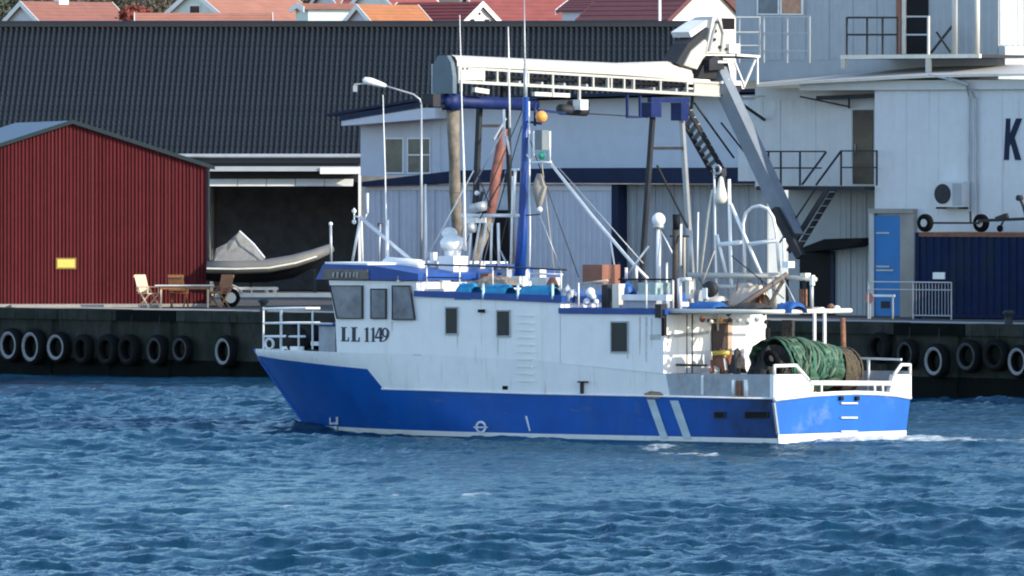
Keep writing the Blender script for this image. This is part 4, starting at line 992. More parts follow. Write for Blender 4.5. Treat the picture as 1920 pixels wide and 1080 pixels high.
darken_aft(m_hull)

BOAT = thing('fishing_boat', 'blue and white steel trawler with green net on its stern drum', 'fishing boat', B)
def A(px, py): return -skin(px, py)[0]
def bp(name, sh, mat, smooth=False, parent=None): return obj(name, sh, mat, parent or BOAT, smooth)
def line(pts): return interp([(-q[0], q[2]) for q in (skin(*p) for p in pts)])
zb = line([(492, 668), (560, 678), (690, 692), (716, 728), (1000, 737), (1449, 746)])
zd = line([(486, 655), (560, 657), (632, 660), (790, 664), (1000, 676), (1245, 700)])
zg = line([(1245, 700), (1449, 702)])
a_ws = A(1245, 680); a_mid = A(1050, 600); a_wh = A(780, 590); a_fr = A(632, 650); a_fr2 = A(617, 560)
def hrow(us, zf):
    out = []
    for u in us:
        z = 1.0
        for _ in range(12): a = u * a_end(z); z = zf(a)
        out.append((-a, half(a, z), z))
    return out
def loft(name, us, zfs, mat, sub=1):
    """port and starboard skins between the given height lines (one mesh each)"""
    rows = []
    for i in range(len(zfs) - 1):
        for k in range(sub): rows.append(hrow(us, (lambda a, i=i, k=k: zfs[i](a) * (1 - k / sub) + zfs[i + 1](a) * k / sub)))
    rows.append(hrow(us, zfs[-1]))
    bp(name, grid([[(x, HB - h, z) for x, h, z in r] for r in rows]), mat, True)
    bp(name, grid([[(x, HB + h, z) for x, h, z in r] for r in rows]), mat, True)
AE = a_end(1.9)
uall = sorted(set(list(np.linspace(0, .6, 25)) + list(np.linspace(.6, 1, 60)) + [A(p, 700) / AE for p in (688, 692, 700, 708, 714, 718)]))
boot = lambda a: .095 + .0025 * max(0, a - 8)
loft('bottom', uall, [lambda a: -.9, lambda a: -.02], m_antif, 2)
loft('boot_stripe', uall, [lambda a: -.02, boot], m_boot)
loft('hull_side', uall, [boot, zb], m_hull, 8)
u_f = [u for u in uall if u * AE > a_ws]; u_a = [u for u in uall if u * AE <= a_ws]
loft('topsides', [a_ws / AE] + u_f, [zb, zd], m_white, 2)
loft('aft_bulwark', u_a + [a_ws / AE], [zb, zg], m_grey, 2)
# stem bar
bp('stem_bar', tube([(-a_end(z) - .01, HB, z) for z in np.linspace(-.5, zd(AE), 8)], .05, 6), m_blue, True)
# transom
m_trans = M('transom_blue_paint', (.004, .10, .40), .36, var=.12, scale=1.5, dirt=(.22, .30, .48), damt=.5, dscale=(1.2, .8, 1.2), lo=.56)
hb0 = half(0, 1.9); hbw = half(0, 0)
rim = [pixx(px, py, .02) for px, py in ((1450, 751), (1480, 747), (1520, 742), (1560, 739.5), (1600, 738), (1640, 739), (1680, 742), (1712, 747))]
rim[0] = (0.02, HB - hb0, rim[0][2]); rim[-1] = (0.02, HB + hb0, rim[-1][2])
bp('transom', prism([(0, HB - hbw, .19)] + [(0, q[1], q[2]) for q in rim] + [(0, HB + hbw, .19)], (.03, 0, 0)), m_trans)
bp('transom_boot', prism([(0, HB - hbw + .05, -.9), (0, HB - hbw, .188), (0, HB + hbw, .188), (0, HB + hbw - .05, -.9)], (.035, 0, 0)), m_boot)
bp('transom_rim', tube([(.03, q[1], q[2] + .02) for q in rim], .055, 8), m_white, True)
for py in (756, 783, 809):
    a, c = pixx(1576, py, .05), pixx(1606, py, .05); bp('transom_step', beam((.07, a[1], a[2]), (.07, c[1], c[2]), .035), m_white2)
for px in (1576, 1606): q = pixx(px, 747, .05); bp('transom_cleat', box(.03, .10, q[1] - .06, q[1] + .06, q[2] - .05, q[2] + .05), m_black)
# corner bulwarks and stern rail
def tpl(pts, th, name, mat, x=0.0): bp(name, prism([pixx(px, py, x) for px, py in pts], (-th, 0, 0)), mat)
tpl([(1451, 702), (1508, 702), (1521, 722), (1521, 739), (1451, 748)], .12, 'corner_bulwark', m_white)
tpl([(1668, 738), (1676, 702), (1709, 702), (1709, 744), (1680, 741)], .12, 'corner_bulwark', m_white)
def tt(pts, r, name, mat, x=0.0, n=6): bp(name, tube([pixx(px, py, x) for px, py in pts], r, n), mat, True)
tt([(1452, 702), (1452, 686), (1492, 685), (1516, 712)], .045, 'corner_rail', m_white2)
tt([(1676, 703), (1690, 684), (1706, 684), (1706, 703)], .045, 'corner_rail', m_white2)
tt([(1519, 718), (1672, 719)], .065, 'stern_rail', m_white2, 0.0, 8)
for px in (1523, 1540, 1640, 1655): tt([(px, 720), (px, 738)], .035, 'rail_stanchion', m_cream)
for y0, n in ((HB + hb0, 3),):
    bp('starboard_rail', beam((-.2, y0 - .05, 1.9), (-4, y0 - .05, 1.95), .05), m_white2)
    for x in (-1.2, -2.6, -3.9): bp('starboard_stanchion', beam((x, y0 - .05, 1.1), (x, y0 - .05, 1.9), .05), m_white2)
bp('corner_strake', beam((.02, HB - hb0 - .01, .95), (.02, HB - hbw - .01, .2), .06), M('scraped_corner', (.3, .33, .36), .6), False)
# decks
zaft = .92
bp('aft_deck', box(-a_ws, -.02, HB - hb0 + .25, HB + hb0 - .25, zaft - .1, zaft), m_wood)
fa_ = np.linspace(a_wh, a_end(1.6) - .35, 24)
bp('fore_deck', prism([(-a, HB - max(.02, half(a, 1.6) - .12), 1.60) for a in fa_] + [(-a, HB + max(.02, half(a, 1.6) - .12), 1.60) for a in reversed(fa_)], (0, 0, .05)), m_grey)
# deckhouse blocks
def block(name, levels, mat, inset=0.0, ymax=99, n=14, capped=True):
    rows = []
    for zf, a0, a1 in levels:
        aa = np.linspace(a0, a1, n); pt = []
        P = [(-a, HB - (half(a, 1.9) - inset), zf(a)) for a in aa]; S = [(-a, min(ymax, HB + (half(a, 1.9) - inset)), zf(a)) for a in reversed(aa)]
        pt = P + S; rows.append(pt + [pt[0]])
    v, f = grid(rows); m = len(rows[0])
    # weld the seam: map last column on first
    f = [tuple((i // m) * m if i % m == m - 1 else i for i in q) for q in f]
    if capped: f.append(tuple(range(m - 2, -1, -1))); f.append(tuple(range((len(rows) - 1) * m, len(rows) * m - 1)))
    bm = bmesh.new(); me = bpy.data.meshes.new(name); me.from_pydata(v, [], f); bm.from_mesh(me)
    bmesh.ops.delete(bm, geom=[q for q in bm.verts if not q.link_faces], context='VERTS'); bmesh.ops.triangulate(bm, faces=[q for q in bm.faces if len(q.verts) > 4]); bmesh.ops.recalc_face_normals(bm, faces=bm.faces); bm.to_mesh(me); bm.free()
    return bp(name, me, mat)
def cz(px, py): z = skin(px, py)[2]; return lambda a: z
zmt = line([(780, 556), (1050, 568)]); zat_ = line([(1050, 588), (1245, 590)])
zmc = line([(780, 545), (1050, 554)]); zac = line([(1050, 577), (1245, 580)])
e = .004
block('wheelhouse', [(lambda a: zd(a) - e, a_wh - .02, a_fr), (cz(650, 602), a_wh - .02, a_fr + .05), (cz(650, 526), a_wh - .02, a_fr2)], m_white, 0.003)
block('mid_house', [(lambda a: zd(a) - e, a_mid - .02, a_wh), (zmt, a_mid - .02, a_wh)], m_white, 0.0)
block('aft_house', [(lambda a: zd(a) - e, a_ws, a_mid), (zat_, a_ws, a_mid)], m_white, 0.0, ymax=4.05)
block('mid_house_cap', [(lambda a: zmt(a) + e, a_mid - .1, a_wh + .02), (zmc, a_mid - .1, a_wh + .02)], m_bluedk, -.06)
block('aft_house_cap', [(lambda a: zat_(a) + e, a_ws - .1, a_mid), (zac, a_ws - .1, a_mid)], m_bluedk, -.06, ymax=4.1)
zw0, zw1, zw2 = skin(700, 525)[2], skin(620, 495)[2], skin(790, 514)[2]
f_slope = interp([(A(793, 514), zw2), (A(700, 498), zw1 - .02), (A(612, 494), zw1)])
block('wheelhouse_roof', [(lambda a: zw0, a_wh - .15, A(597, 524)), (f_slope, a_wh - .15, A(611, 495))], m_bluedk, -.10)
block('roof_front_edge', [(lambda a: f_slope(a) + e, A(692, 495), A(612, 492)), (lambda a: f_slope(a) + .05, A(692, 495), A(612, 492))], m_lampw, -.05)
# name board on the roof edge
def onskin(px, py, out=.0): q = Vector(skin(px, py)); return tuple(q + skin_n(q) * out)
nb = bp('name_board', prism([onskin(px, py, .11) for px, py in ((616, 504), (697, 506), (697, 524), (614, 523))], tuple(skin_n(skin(655, 515)) * .05)), M('weathered_board', (.16, .135, .11), .7, var=.3, scale=6))
for k, px in enumerate((633, 641, 649, 657, 664, 671, 677)):
    h = (9, 11, 8, 11, 10, 8, 11)[k]; bp('carved_mark', prism([onskin(px, 515 - h / 2, .165), onskin(px + 4, 515 - h / 2, .165), onskin(px + 3, 515 + h / 2, .165), onskin(px - .5, 515 + h / 2, .165)], tuple(skin_n(skin(655, 515)) * .012)), M('worn_pale_mark', (.30, .29, .26), .7), parent=nb)
# windows
def swin(pts, glass, frm=m_gasket, fw=.05, name='window', out=.01):
    P = [onskin(px, py, out) for px, py in pts]; c = sum((Vector(q) for q in P), Vector()) / 4; N = skin_n(c)
    f = bp(name, ring(P, shrink(P, fw), N, -.02, .03), frm); bp('pane', prism([tuple(Vector(q) + N * .006) for q in shrink(P, fw * .8)], tuple(N * .008)), glass, parent=f); return f
swin([(622, 535), (683, 535), (683, 598), (635, 598)], m_glass2, m_gasket, .035, 'wheelhouse_window', .05)
swin([(698, 541), (727, 541), (727, 598), (698, 598)], m_glass2, m_gasket, .035, 'wheelhouse_window', .05)
swin([(738, 535), (772, 535), (781, 600), (738, 600)], m_glass2, m_gasket, .035, 'wheelhouse_window', .05)
for x0, x1, y0, y1 in ((836, 860, 575, 628), (932, 958, 581, 632), (1146, 1179, 602, 662)): swin([(x0, y0), (x1, y0), (x1, y1), (x0, y1)], m_glass, M('grey_window_frame', (.33, .36, .37), .5), .045)
def sbox(px, py, w, h, d, name, mat): 
    q = [onskin(px - w / 2, py - h / 2), onskin(px + w / 2, py - h / 2), onskin(px + w / 2, py + h / 2), onskin(px - w / 2, py + h / 2)]; N = skin_n(skin(px, py)); return bp(name, prism([tuple(Vector(k) - N * .01) for k in q], tuple(N * (d + .01))), mat)
sbox(905, 583, 9, 6, .10, 'side_lamp', m_black); sbox(948, 727, 9, 7, .03, 'scupper', m_black); sbox(1229, 662, 20, 70, .006, 'dirty_plate', M('dirty_grey_paint', (.46, .46, .42), .6, var=.2, scale=3))
sbox(1096, 716, 16, 3, .12, 'mooring_cleat', m_dark); sbox(1093, 727, 5, 22, .06, 'mooring_post', m_dark)
for i in range(10): 
    py = 592 + i * 13.6; P = [onskin(975, py, .10), onskin(1000, py + .6, .10)]; bp('ladder_rung', tube([onskin(975, py, 0), P[0], P[1], onskin(1000, py + .6, 0)], .013, 5), m_white)
bp('weld_seam', prism([onskin(640, 663, .004), onskin(790, 665, .004), onskin(790, 666.2, .004), onskin(640, 664.2, .004)], tuple(skin_n(skin(715, 664)) * .006)), m_grey)
bp('rub_rail', tube([onskin(px, py, .02) for px, py in ((717, 729), (800, 731.5), (1000, 738), (1200, 742), (1448, 747))], .028, 6), m_white, True)
# registration letters
def glyph(name, polys, px0, px1, py0, py1, mat=m_letter, slant=.015):
    N = skin_n(skin((px0 + px1) / 2, (py0 + py1) / 2)); sh = []
    mp = lambda u, v: onskin(px0 + (px1 - px0) * u, py1 + (py0 - py1) * v + slant * (px0 + (px1 - px0) * u - 640), .022 if py0 > 700 else .010)
    for pl in polys:
        if isinstance(pl, tuple): sh.append(ring([mp(*q) for q in pl[0]], [mp(*q) for q in pl[1]], N, 0, .012))
        else: sh.append(prism([mp(*q) for q in pl], tuple(N * .012)))
    return bp(name, join(*sh), mat)
gL = [[(0, 0), (1, 0), (1, .30), (.93, .30), (.84, .07), (.55, .07), (.55, .94), (.72, .94), (.72, 1), (0, 1), (0, .94), (.14, .94), (.14, .06), (0, .06)]]
g1 = [[(.05, 0), (.95, 0), (.95, .05), (.74, .05), (.74, 1), (.60, 1), (.05, .88), (.05, .83), (.30, .86), (.30, .05), (.05, .05)]]
g4 = [[(.56, 0), (.86, 0), (.86, 1), (.56, 1)], [(0, .24), (1, .24), (1, .36), (0, .36)], [(0, .362), (.18, .362), (.558, .88), (.558, 1), (.48, 1)]]
el = lambda cx, cy, rx, ry, n=16: [(cx + rx * math.cos(2 * math.pi * i / n), cy + ry * math.sin(2 * math.pi * i / n)) for i in range(n)]
g9 = [(el(.48, .66, .46, .34), el(.48, .66, .20, .24)), [(.94, .66), (.90, .42), (.70, .16), (.30, 0), (.10, .04), (.12, .10), (.36, .10), (.58, .30), (.70, .55)]]
for gname, gg, a0, a1 in (('letter', gL, 640, 655), ('letter', gL, 659, 675), ('digit', g1, 684, 693), ('digit', g1, 696, 705), ('digit', g4, 704, 719), ('digit', g9, 716, 731)): glyph(gname, gg, a0, a1, 613, 640)
mk = M('white_mark_paint', (.62, .66, .72), .6)
glyph('draught_mark', [[(.1, 0), (.4, 0), (.4, 1), (.1, 1)], [(.4, 0), (1, 0), (1, .3), (.4, .3)]], 619, 627, 783, 796, mk, 0)
glyph('draught_mark', [[(.5, 0), (.9, 0), (.9, 1), (.4, 1)], [(0, .0), (.5, 0), (.4, .3), (0, .3)]], 628, 637, 782, 796, mk, 0)
glyph('draught_mark', [[(.3, 0), (.7, 0), (.7, 1), (.2, 1)]], 627, 636, 799, 812, mk, 0)
glyph('load_line_mark', [(el(.5, .58, .46, .42), el(.5, .58, .30, .28)), [(-.1, .52), (1.1, .52), (1.1, .62), (-.1, .62)]], 892, 914, 789, 817, mk, 0)
glyph('fairlead_scrape', [[(0, 1), (.35, 1), (1, 0), (.75, 0)]], 986, 996, 780, 808, mk, 0)
# diagonal stripes
def stripe(pts):
    P = []
    N = skin_n(skin(pts[0][0], 790)); rows = []
    for k in np.linspace(0, 1, 7):
        l = (pts[0][0] + (pts[3][0] - pts[0][0]) * k, pts[0][1] + (pts[3][1] - pts[0][1]) * k); r = (pts[1][0] + (pts[2][0] - pts[1][0]) * k, pts[1][1] + (pts[2][1] - pts[1][1]) * k)
        rows.append([onskin(*l, .024), onskin(*r, .024)])
    bp('pale_stripe', grid(rows), m_stripe)
stripe([(1214, 749), (1229, 749), (1254, 822), (1240, 822)]); stripe([(1257, 751), (1273, 751), (1298, 823), (1283, 823)])
for x0, x1 in ((1340, 1361), (1397, 1442)):
    P = [onskin(px, py, .024) for px, py in ((x0, 772), (x1, 772), (x1, 784), (x0, 784))]; N = skin_n(P[0])
    f = bp('freeing_port', ring(P, shrink(P, .04), N, -.01, .02), m_dark); bp('port_flap', prism([tuple(Vector(q) - N * .002) for q in shrink(P, .03)], tuple(N * .008)), m_black, parent=f)
bp('rust_patch', prism([onskin(px, py, .03) for px, py in ((1209, 738), (1222, 733), (1240, 735), (1246, 741), (1238, 747), (1214, 747))], tuple(skin_n(skin(1225, 740)) * .01)), M('rust_stain', (.30, .20, .13), .8, var=.4, scale=8))

# ---- foredeck
def rl(p, q, r=.022, y=None, mat=m_white2, name='rail'): 
    return bp(name, cyl(p, q, r, 6), mat)
yb = 1.2
def fp(px, py, y): return b(px, py, y)
# pulpit rail: port side along the bulwark and starboard side behind it
port = [fp(622, 606, .75), fp(588, 604, 1.2), fp(545, 605, 1.7), fp(494, 606, 2.6)]
for py, r in ((579, .032), (606, .026), (631, .03)):
    bp('pulpit_rail', tube([fp(494, py, 2.65), fp(540, py, 1.75), fp(572, py, 1.4)] + ([fp(622, py + 1, .8)] if py == 606 else []), r, 6), m_white2, True)
    bp('pulpit_rail', tube([fp(496, py, 2.75), fp(545, py - 1, 3.6), fp(600, py - 1, 4.2)], r, 6), m_white2, True)
for px, py0, y in ((494, 576, 2.65), (527, 580, 2.0), (586, 582, 1.25), (560, 606, 1.5)): bp('pulpit_post', cyl(fp(px, py0, y), fp(px, 655, y), .035 if px == 527 else .026, 6), m_white2)
w = fp(580, 636, 2.2)
bp('anchor_winch', lathe((w[0], w[1] - .5, w[2] - .02), (0, 1, 0), [(0, .05), (0, .36), (.08, .36), (.09, .18), (.7, .18), (.71, .36), (.79, .36), (.79, .05)], 18), m_black, True)
bp('winch_base', box(w[0] - .45, w[0] + .45, w[1] - .45, w[1] + .5, 1.77, w[2] - .25), m_dark)
q = fp(592, 645, 1.5); bp('winch_plate', box(q[0] - .16, q[0] + .16, q[1], q[1] + .03, q[2] - .04, q[2] + .06), m_lampw)
bp('gypsy_hoop', torus(fp(505, 645, 2.5), (0, 1, 0), .13, .035, 16, 6), m_white2, True)
q = fp(614, 640, 1.3); bp('fore_locker', box(q[0] - .28, q[0] + .25, q[1], q[1] + 1.6, 1.77, fp(614, 612, 1.3)[2]), m_grey)
bp('locker_lid', box(q[0] - .30, q[0] + .27, q[1] - .03, q[1] + 1.63, fp(614, 612, 1.3)[2] + .002, fp(614, 606, 1.3)[2]), m_bluedk)
bp('foredeck_coaming', beam(fp(530, 654, 1.9), fp(568, 654, 1.5), .07, .12), m_lampw)

# ---- on the wheelhouse roof
def pole_(pts, r, mat, y, name, n=6): return bp(name, tube([b(px, py, y) for px, py in pts], r, n), mat, True)
pole_([(676, 408), (660, 494)], .035, m_white2, 2.2, 'bipod_leg'); pole_([(676, 408), (785, 500)], .05, m_white2, 2.2, 'bipod_leg'); pole_([(677, 405), (680, 496)], .03, m_white2, 2.3, 'bipod_post')
for py in (396, 416): bp('masthead_lamp', ball(b(664, py, 2.2), .06, 10, 6), m_lampw, True)
pole_([(664, 390), (664, 420)], .02, m_white2, 2.25, 'lamp_bracket'); pole_([(664, 405), (677, 408)], .02, m_white2, 2.2, 'lamp_arm')
pole_([(689, 362), (689, 400)], .035, m_white2, 2.6, 'stub_aerial'); pole_([(688, 400), (684, 410)], .02, m_white2, 2.6, 'stub_bracket')
pole_([(718, 178), (722, 320), (726, 500)], [.010, .018, .026], m_lampw, 2.0, 'whip_aerial'); pole_([(726, 412), (726, 500)], .05, m_white2, 2.0, 'aerial_base')
pole_([(713, 420), (710, 500)], .025, m_galv, 2.8, 'wind_vane_post'); bp('wind_vane', box(*[v for k in zip(b(708, 425, 2.8), b(718, 418, 2.9)) for v in sorted(k)]), m_dark)
pole_([(620, 424), (621, 494)], .035, m_galv, 3.6, 'bow_light_post'); bp('bow_light', ball(b(620, 420, 3.6), .055, 10, 6), m_lampw, True)
q0, q1 = b(722, 490, 1.2), b(792, 508, 1.2); bp('liferaft_canister', tube([b(722, 494, 1.2), b(726, 492, 1.2), b(788, 497, 1.2), b(793, 499, 1.2)], [.10, .14, .14, .10], 12), m_lampw, True)
for px in (730, 785): bp('canister_cradle', beam(b(px, 500, 1.2), b(px, 512, 1.2), .06), m_white2)
bp('roof_floodlight', box(*[v for k in zip(b(744, 518, -.1), b(752, 528, .0)) for v in sorted(k)]), m_lampw)

# ---- radar and communications island
def bx(px0, px1, py0, py1, y0, y1, name, mat):
    y1 = y0 + min(y1 - y0, .5 * (px1 - px0) / 49.0); p0, p1 = b(px0, py1, y0), b(px1, py0, y1); return bp(name, box(min(p0[0], p1[0]), max(p0[0], p1[0]), y0, y1, p0[2], p1[2]), mat)
bx(806, 820, 473, 540, 1.7, 2.6, 'radar_deck_box', m_white2); bx(822, 878, 480, 545, 1.6, 3.0, 'radar_plinth', m_white)
bp('radar_dome', ball(b(849, 457, 2.3), .32, 18, 10, .72), m_lampw, True); bp('radar_pedestal', cyl(b(849, 492, 2.3), b(849, 468, 2.3), .17, 12, .22), m_white2, True)
bp('radar_top_unit', ball(b(843, 438, 2.4), .20, 14, 8, .8), m_white2, True)
pole_([(862, 28), (866, 200), (870, 320), (872, 470)], [.010, .018, .03, .045], m_lampw, 2.0, 'whip_aerial')
pole_([(953, 50), (954, 110), (956, 240)], [.012, .02, .03], m_lampw, 2.4, 'whip_aerial')
pole_([(798, 345), (799, 440), (800, 500)], [.014, .022, .03], m_lampw, 2.2, 'whip_aerial')
bx(796, 868, 541, 552, .3, 1.4, 'roof_hatch', m_cream); bx(815, 845, 514, 545, .9, 1.5, 'vent_box', m_cream)
# ---- pipe tower behind the dome
for (p0, p1, r) in (((903, 400), (886, 500), .03), ((922, 418), (920, 505), .03), ((934, 418), (936, 505), .038), ((938, 470), (955, 505), .025), ((962, 330), (958, 505), .035), ((884, 418), (878, 500), .03), ((912, 418), (898, 505), .03)):
    pole_([p0, p1], r, m_galv if r < .03 else m_white2, 2.6, 'tower_leg')
pole_([(866, 404), (975, 404)], .045, m_white2, 2.6, 'tower_rail'); bx(872, 912, 408, 418, 2.3, 3.0, 'tower_platform', m_white2)
bp('searchlight', cyl(b(876, 428, 2.2), b(889, 426, 2.2), .13, 12), m_galv, True); bp('searchlight', cyl(b(884, 392, 2.2), b(908, 386, 2.2), .12, 12), m_galv, True)
pole_([(905, 360), (894, 400)], .05, m_dark, 2.5, 'lamp_stand'); bp('beacon', ball(b(894, 362, 2.5), .06, 8, 6), m_lampw, True)
pole_([(966, 318), (963, 405)], .04, m_white2, 2.5, 'tower_side_post'); pole_([(960, 318), (974, 318)], .03, m_white2, 2.5, 'tower_cap')
pole_([(888, 320), (800, 484)], .018, m_white2, 2.4, 'wire_stay'); pole_([(946, 240), (890, 345)], .02, m_galv, 2.5, 'wire_stay'); pole_([(950, 322), (900, 410)], .018, m_dark, 2.4, 'wire_stay'); pole_([(893, 320), (920, 390)], .016, m_dark, 2.4, 'wire_stay')
pole_([(945, 205), (946, 275)], .035, m_lampw, 2.6, 'fluorescent_light'); pole_([(950, 255), (956, 290)], .03, m_lampw, 2.6, 'fluorescent_light')
# ---- blue main mast
pole_([(986, 182), (984, 300), (980, 420), (974, 525)], [.075, .10, .12, .15], m_mast, 2.7, 'main_mast', 12)
pole_([(983, 0), (984, 90), (985, 186)], [.012, .022, .04], m_galv, 2.7, 'mast_whip'); pole_([(985, 128), (985, 190)], .055, m_galv, 2.7, 'mast_top')
pole_([(992, 190), (993, 330), (994, 440), (993, 500)], .022, m_lampw, 2.55, 'mast_highlight_strip')  # pale strip standing in for the mast's sunlit right side
bx(958, 990, 518, 535, 2.2, 3.2, 'mast_step', m_cream)
bp('orange_beacon', ball(b(1015, 219, 2.6), .15, 14, 8, 1.0), m_orange, True); pole_([(988, 228), (1015, 232)], .03, m_navy, 2.6, 'beacon_arm'); pole_([(1003, 192), (1003, 236)], .035, m_navy, 2.6, 'beacon_post')
for px in (1001, 1031): pole_([(px, 246), (px, 303)], .028, m_lampw, 2.5, 'lantern_cage_post')
bx(1003, 1029, 244, 281, 2.5, 2.8, 'lantern_screen', M('dull_grey_screen', (.16, .19, .20), .4)); bp('green_lantern', ball(b(1016, 292, 2.5), .10, 10, 6), m_grnsign, True)
pole_([(998, 304), (1034, 304)], .03, m_lampw, 2.5, 'lantern_cage_base'); pole_([(988, 290), (1000, 304)], .025, m_white2, 2.5, 'cage_bracket')
bp('day_shape_cone', lathe(b(1011, 398, 2.6), (0, 0, 1), [(0, .02), (.25, .10), (.62, .20), (.66, .16), (.95, .06)], 12), M('weathered_canvas_cone', (.24, .22, .19), .8), True)
bp('deck_light', ball(b(1012, 393, 2.2), .075, 10, 6), m_lampw, True); pole_([(985, 404), (1012, 402)], .015, m_dark, 2.5, 'light_arm')
pole_([(1034, 308), (1110, 405), (1186, 494), (1214, 522)], .040, m_white2, 2.6, 'derrick_boom', 8); pole_([(1040, 306), (1206, 494)], .014, m_galv, 2.6, 'topping_wire')
pole_([(1012, 404), (1050, 500)], .014, m_galv, 2.4, 'hoist_wire')
pole_([(1216, 462), (1170, 524)], .03, m_white2, 2.2, 'boom_crutch'); pole_([(1145, 450), (1152, 500)], .022, m_white2, 2.6, 'boom_strop')
# ---- roof rail along the mid house
def yrail(pts, r, mat, name): bp(name, tube([b(px, py, y) for px, py, y in pts], r, 6), mat, True)
yrail([(796, 496, .2), (930, 500, .2), (1062, 506, .2)], .022, m_dark, 'roof_rail'); yrail([(800, 520, .2), (866, 521, .2)], .018, m_dark, 'roof_rail')
for px, y0, y1 in ((800, 496, 548), (862, 498, 550), (924, 500, 536), (992, 503, 555), (1052, 506, 556), (1085, 530, 575)): yrail([(px, y0, .2), (px, y1, .2)], .02, m_white2, 'rail_post')
yrail([(995, 513, .25), (1055, 515, .25)], .025, m_cream, 'roof_rail')
yrail([(1160, 524, .2), (1265, 524, .2)], .022, m_black, 'roof_rail')
for px in (1212, 1262): yrail([(px, 524, .2), (px, 578, .2)], .024, m_white2, 'rail_post')
# tarps along the edge
def lump(px0, px1, py0, py1, y0, y1, name, mat, seed, n=13, m=9, flat=.35):
    y1 = y0 + min(y1 - y0, .5 * (px1 - px0) / 49.0); g = random.Random(seed); p0, p1 = b(px0, py1, y0), b(px1, py0, y1); rows = []
    for i in range(n):
        u = i / (n - 1); x = p0[0] + (p1[0] - p0[0]) * u; r = []
        k = min(1, 5 * u + flat, 5 * (1 - u) + flat)
        for j in range(m):
            th = math.pi * j / (m - 1); hh = (p1[2] - p0[2]) * k * (1 + g.uniform(-.3, .15) * (1.2 - flat)) * (.8 + .2 * math.sin(5 * u + seed) if flat < .5 else 1.0); r.append((x, (y0 + y1) / 2 - math.cos(th) * (y1 - y0) / 2, p0[2] + math.sin(th) ** .7 * hh))
        rows.append(r)
    return bp(name, grid(rows), mat, True)
for i, (a0, a1, yy) in enumerate(((852, 905, 531), (904, 970, 533), (969, 1052, 535))):
    lump(a0, a1, yy, 562 if i == 0 else 560, -.02, .45, 'turquoise_tarp', m_tarp, i, flat=.85)
for px in (906, 971, 1036): bp('tarp_tie', tube([b(px, 561, -.05), b(px, 548, -.06), b(px, 538, .05), b(px, 533, .3)], .035, 6), M('pale_cyan_cloth', (.45, .68, .75), .7), True)
lump(870, 985, 517, 540, 1.0, 2.2, 'fishing_gear_heap', M('grey_brown_gear', (.20, .17, .14), .9, var=.5, scale=8, bump=1, bscale=12), 5, 12, 7)
bx(996, 1050, 520, 545, 1.2, 1.9, 'white_deck_box', m_cream); lump(1022, 1048, 518, 540, .9, 1.3, 'folded_tarpaulin', m_brown, 11)
lump(1050, 1085, 530, 566, .1, .9, 'white_fender_bag', m_grey, 8)
# ---- gear on the aft house roof
bx(1092, 1163, 496, 532, 1.2, 2.6, 'brown_gear_crate', m_brown); bx(1128, 1150, 534, 577, .7, 1.3, 'grey_vent', m_dark); bx(1148, 1172, 532, 577, .6, 1.3, 'beige_vent_trunk', m_cream)
for px, py, r in ((1107, 548, .12), (1100, 566, .09), (1118, 566, .07), (1112, 556, .08)): bp('float', ball(b(px, py, .5), r, 10, 6), m_lampw, True)
yrail([(1090, 532, .4), (1140, 526, .4)], .03, m_rope, 'boat_hook')
lump(1162, 1195, 528, 552, .8, 1.5, 'blue_net_bundle', m_tarpb, 12); bx(1196, 1258, 530, 552, 1.0, 1.6, 'fish_crate_stack', M('teal_grey_crates', (.28, .38, .38), .6, var=.4, scale=6))
bx(1165, 1262, 553, 563, .35, .6, 'white_locker_rim', m_lampw); bx(1168, 1260, 563, 577, .45, 1.2, 'deck_locker', m_grey)
for px in (1174, 1193): yrail([(px, 502, 2.0), (px, 526, 2.0)], .04, m_lampw, 'small_vent_pipe')
# satellite dome
yrail([(1235, 424, 2.2), (1234, 575, 2.2)], .065, m_lampw, 'dome_mast'); bp('satellite_dome', ball(b(1235, 412, 2.2), .165, 16, 10, 1.05), m_lampw, True); bp('dome_collar', cyl(b(1235, 428, 2.2), b(1235, 422, 2.2), .13, 12), m_galv, True)
yrail([(1238, 428, 2.2), (1268, 490, 2.2)], .022, m_white2, 'dome_brace'); yrail([(1250, 492, 2.2), (1250, 578, 2.2)], .03, m_white2, 'vent_pipe')
# exhaust
yrail([(1268, 402, 1.4), (1269, 430, 1.4)], .10, m_black, 'exhaust_outlet'); yrail([(1267, 428, 1.4), (1266, 580, 1.4)], .085, M('sooty_exhaust', (.045, .035, .032), .7, var=.4, scale=5), 'exhaust_pipe')
yrail([(1277, 420, 1.2), (1276, 498, 1.2)], .03, m_lampw, 'exhaust_guard'); yrail([(1283, 445, 1.5), (1283, 520, 1.5)], .035, m_rope, 'guard_post'); yrail([(1256, 443, 1.4), (1292, 443, 1.4)], .025, m_dark, 'exhaust_clamp')
yrail([(1295, 432, 2.4), (1295, 515, 2.4)], .05, m_galv, 'aft_post'); yrail([(1309, 398, 2.4), (1307, 515, 2.4)], .022, m_white2, 'aft_aerial')

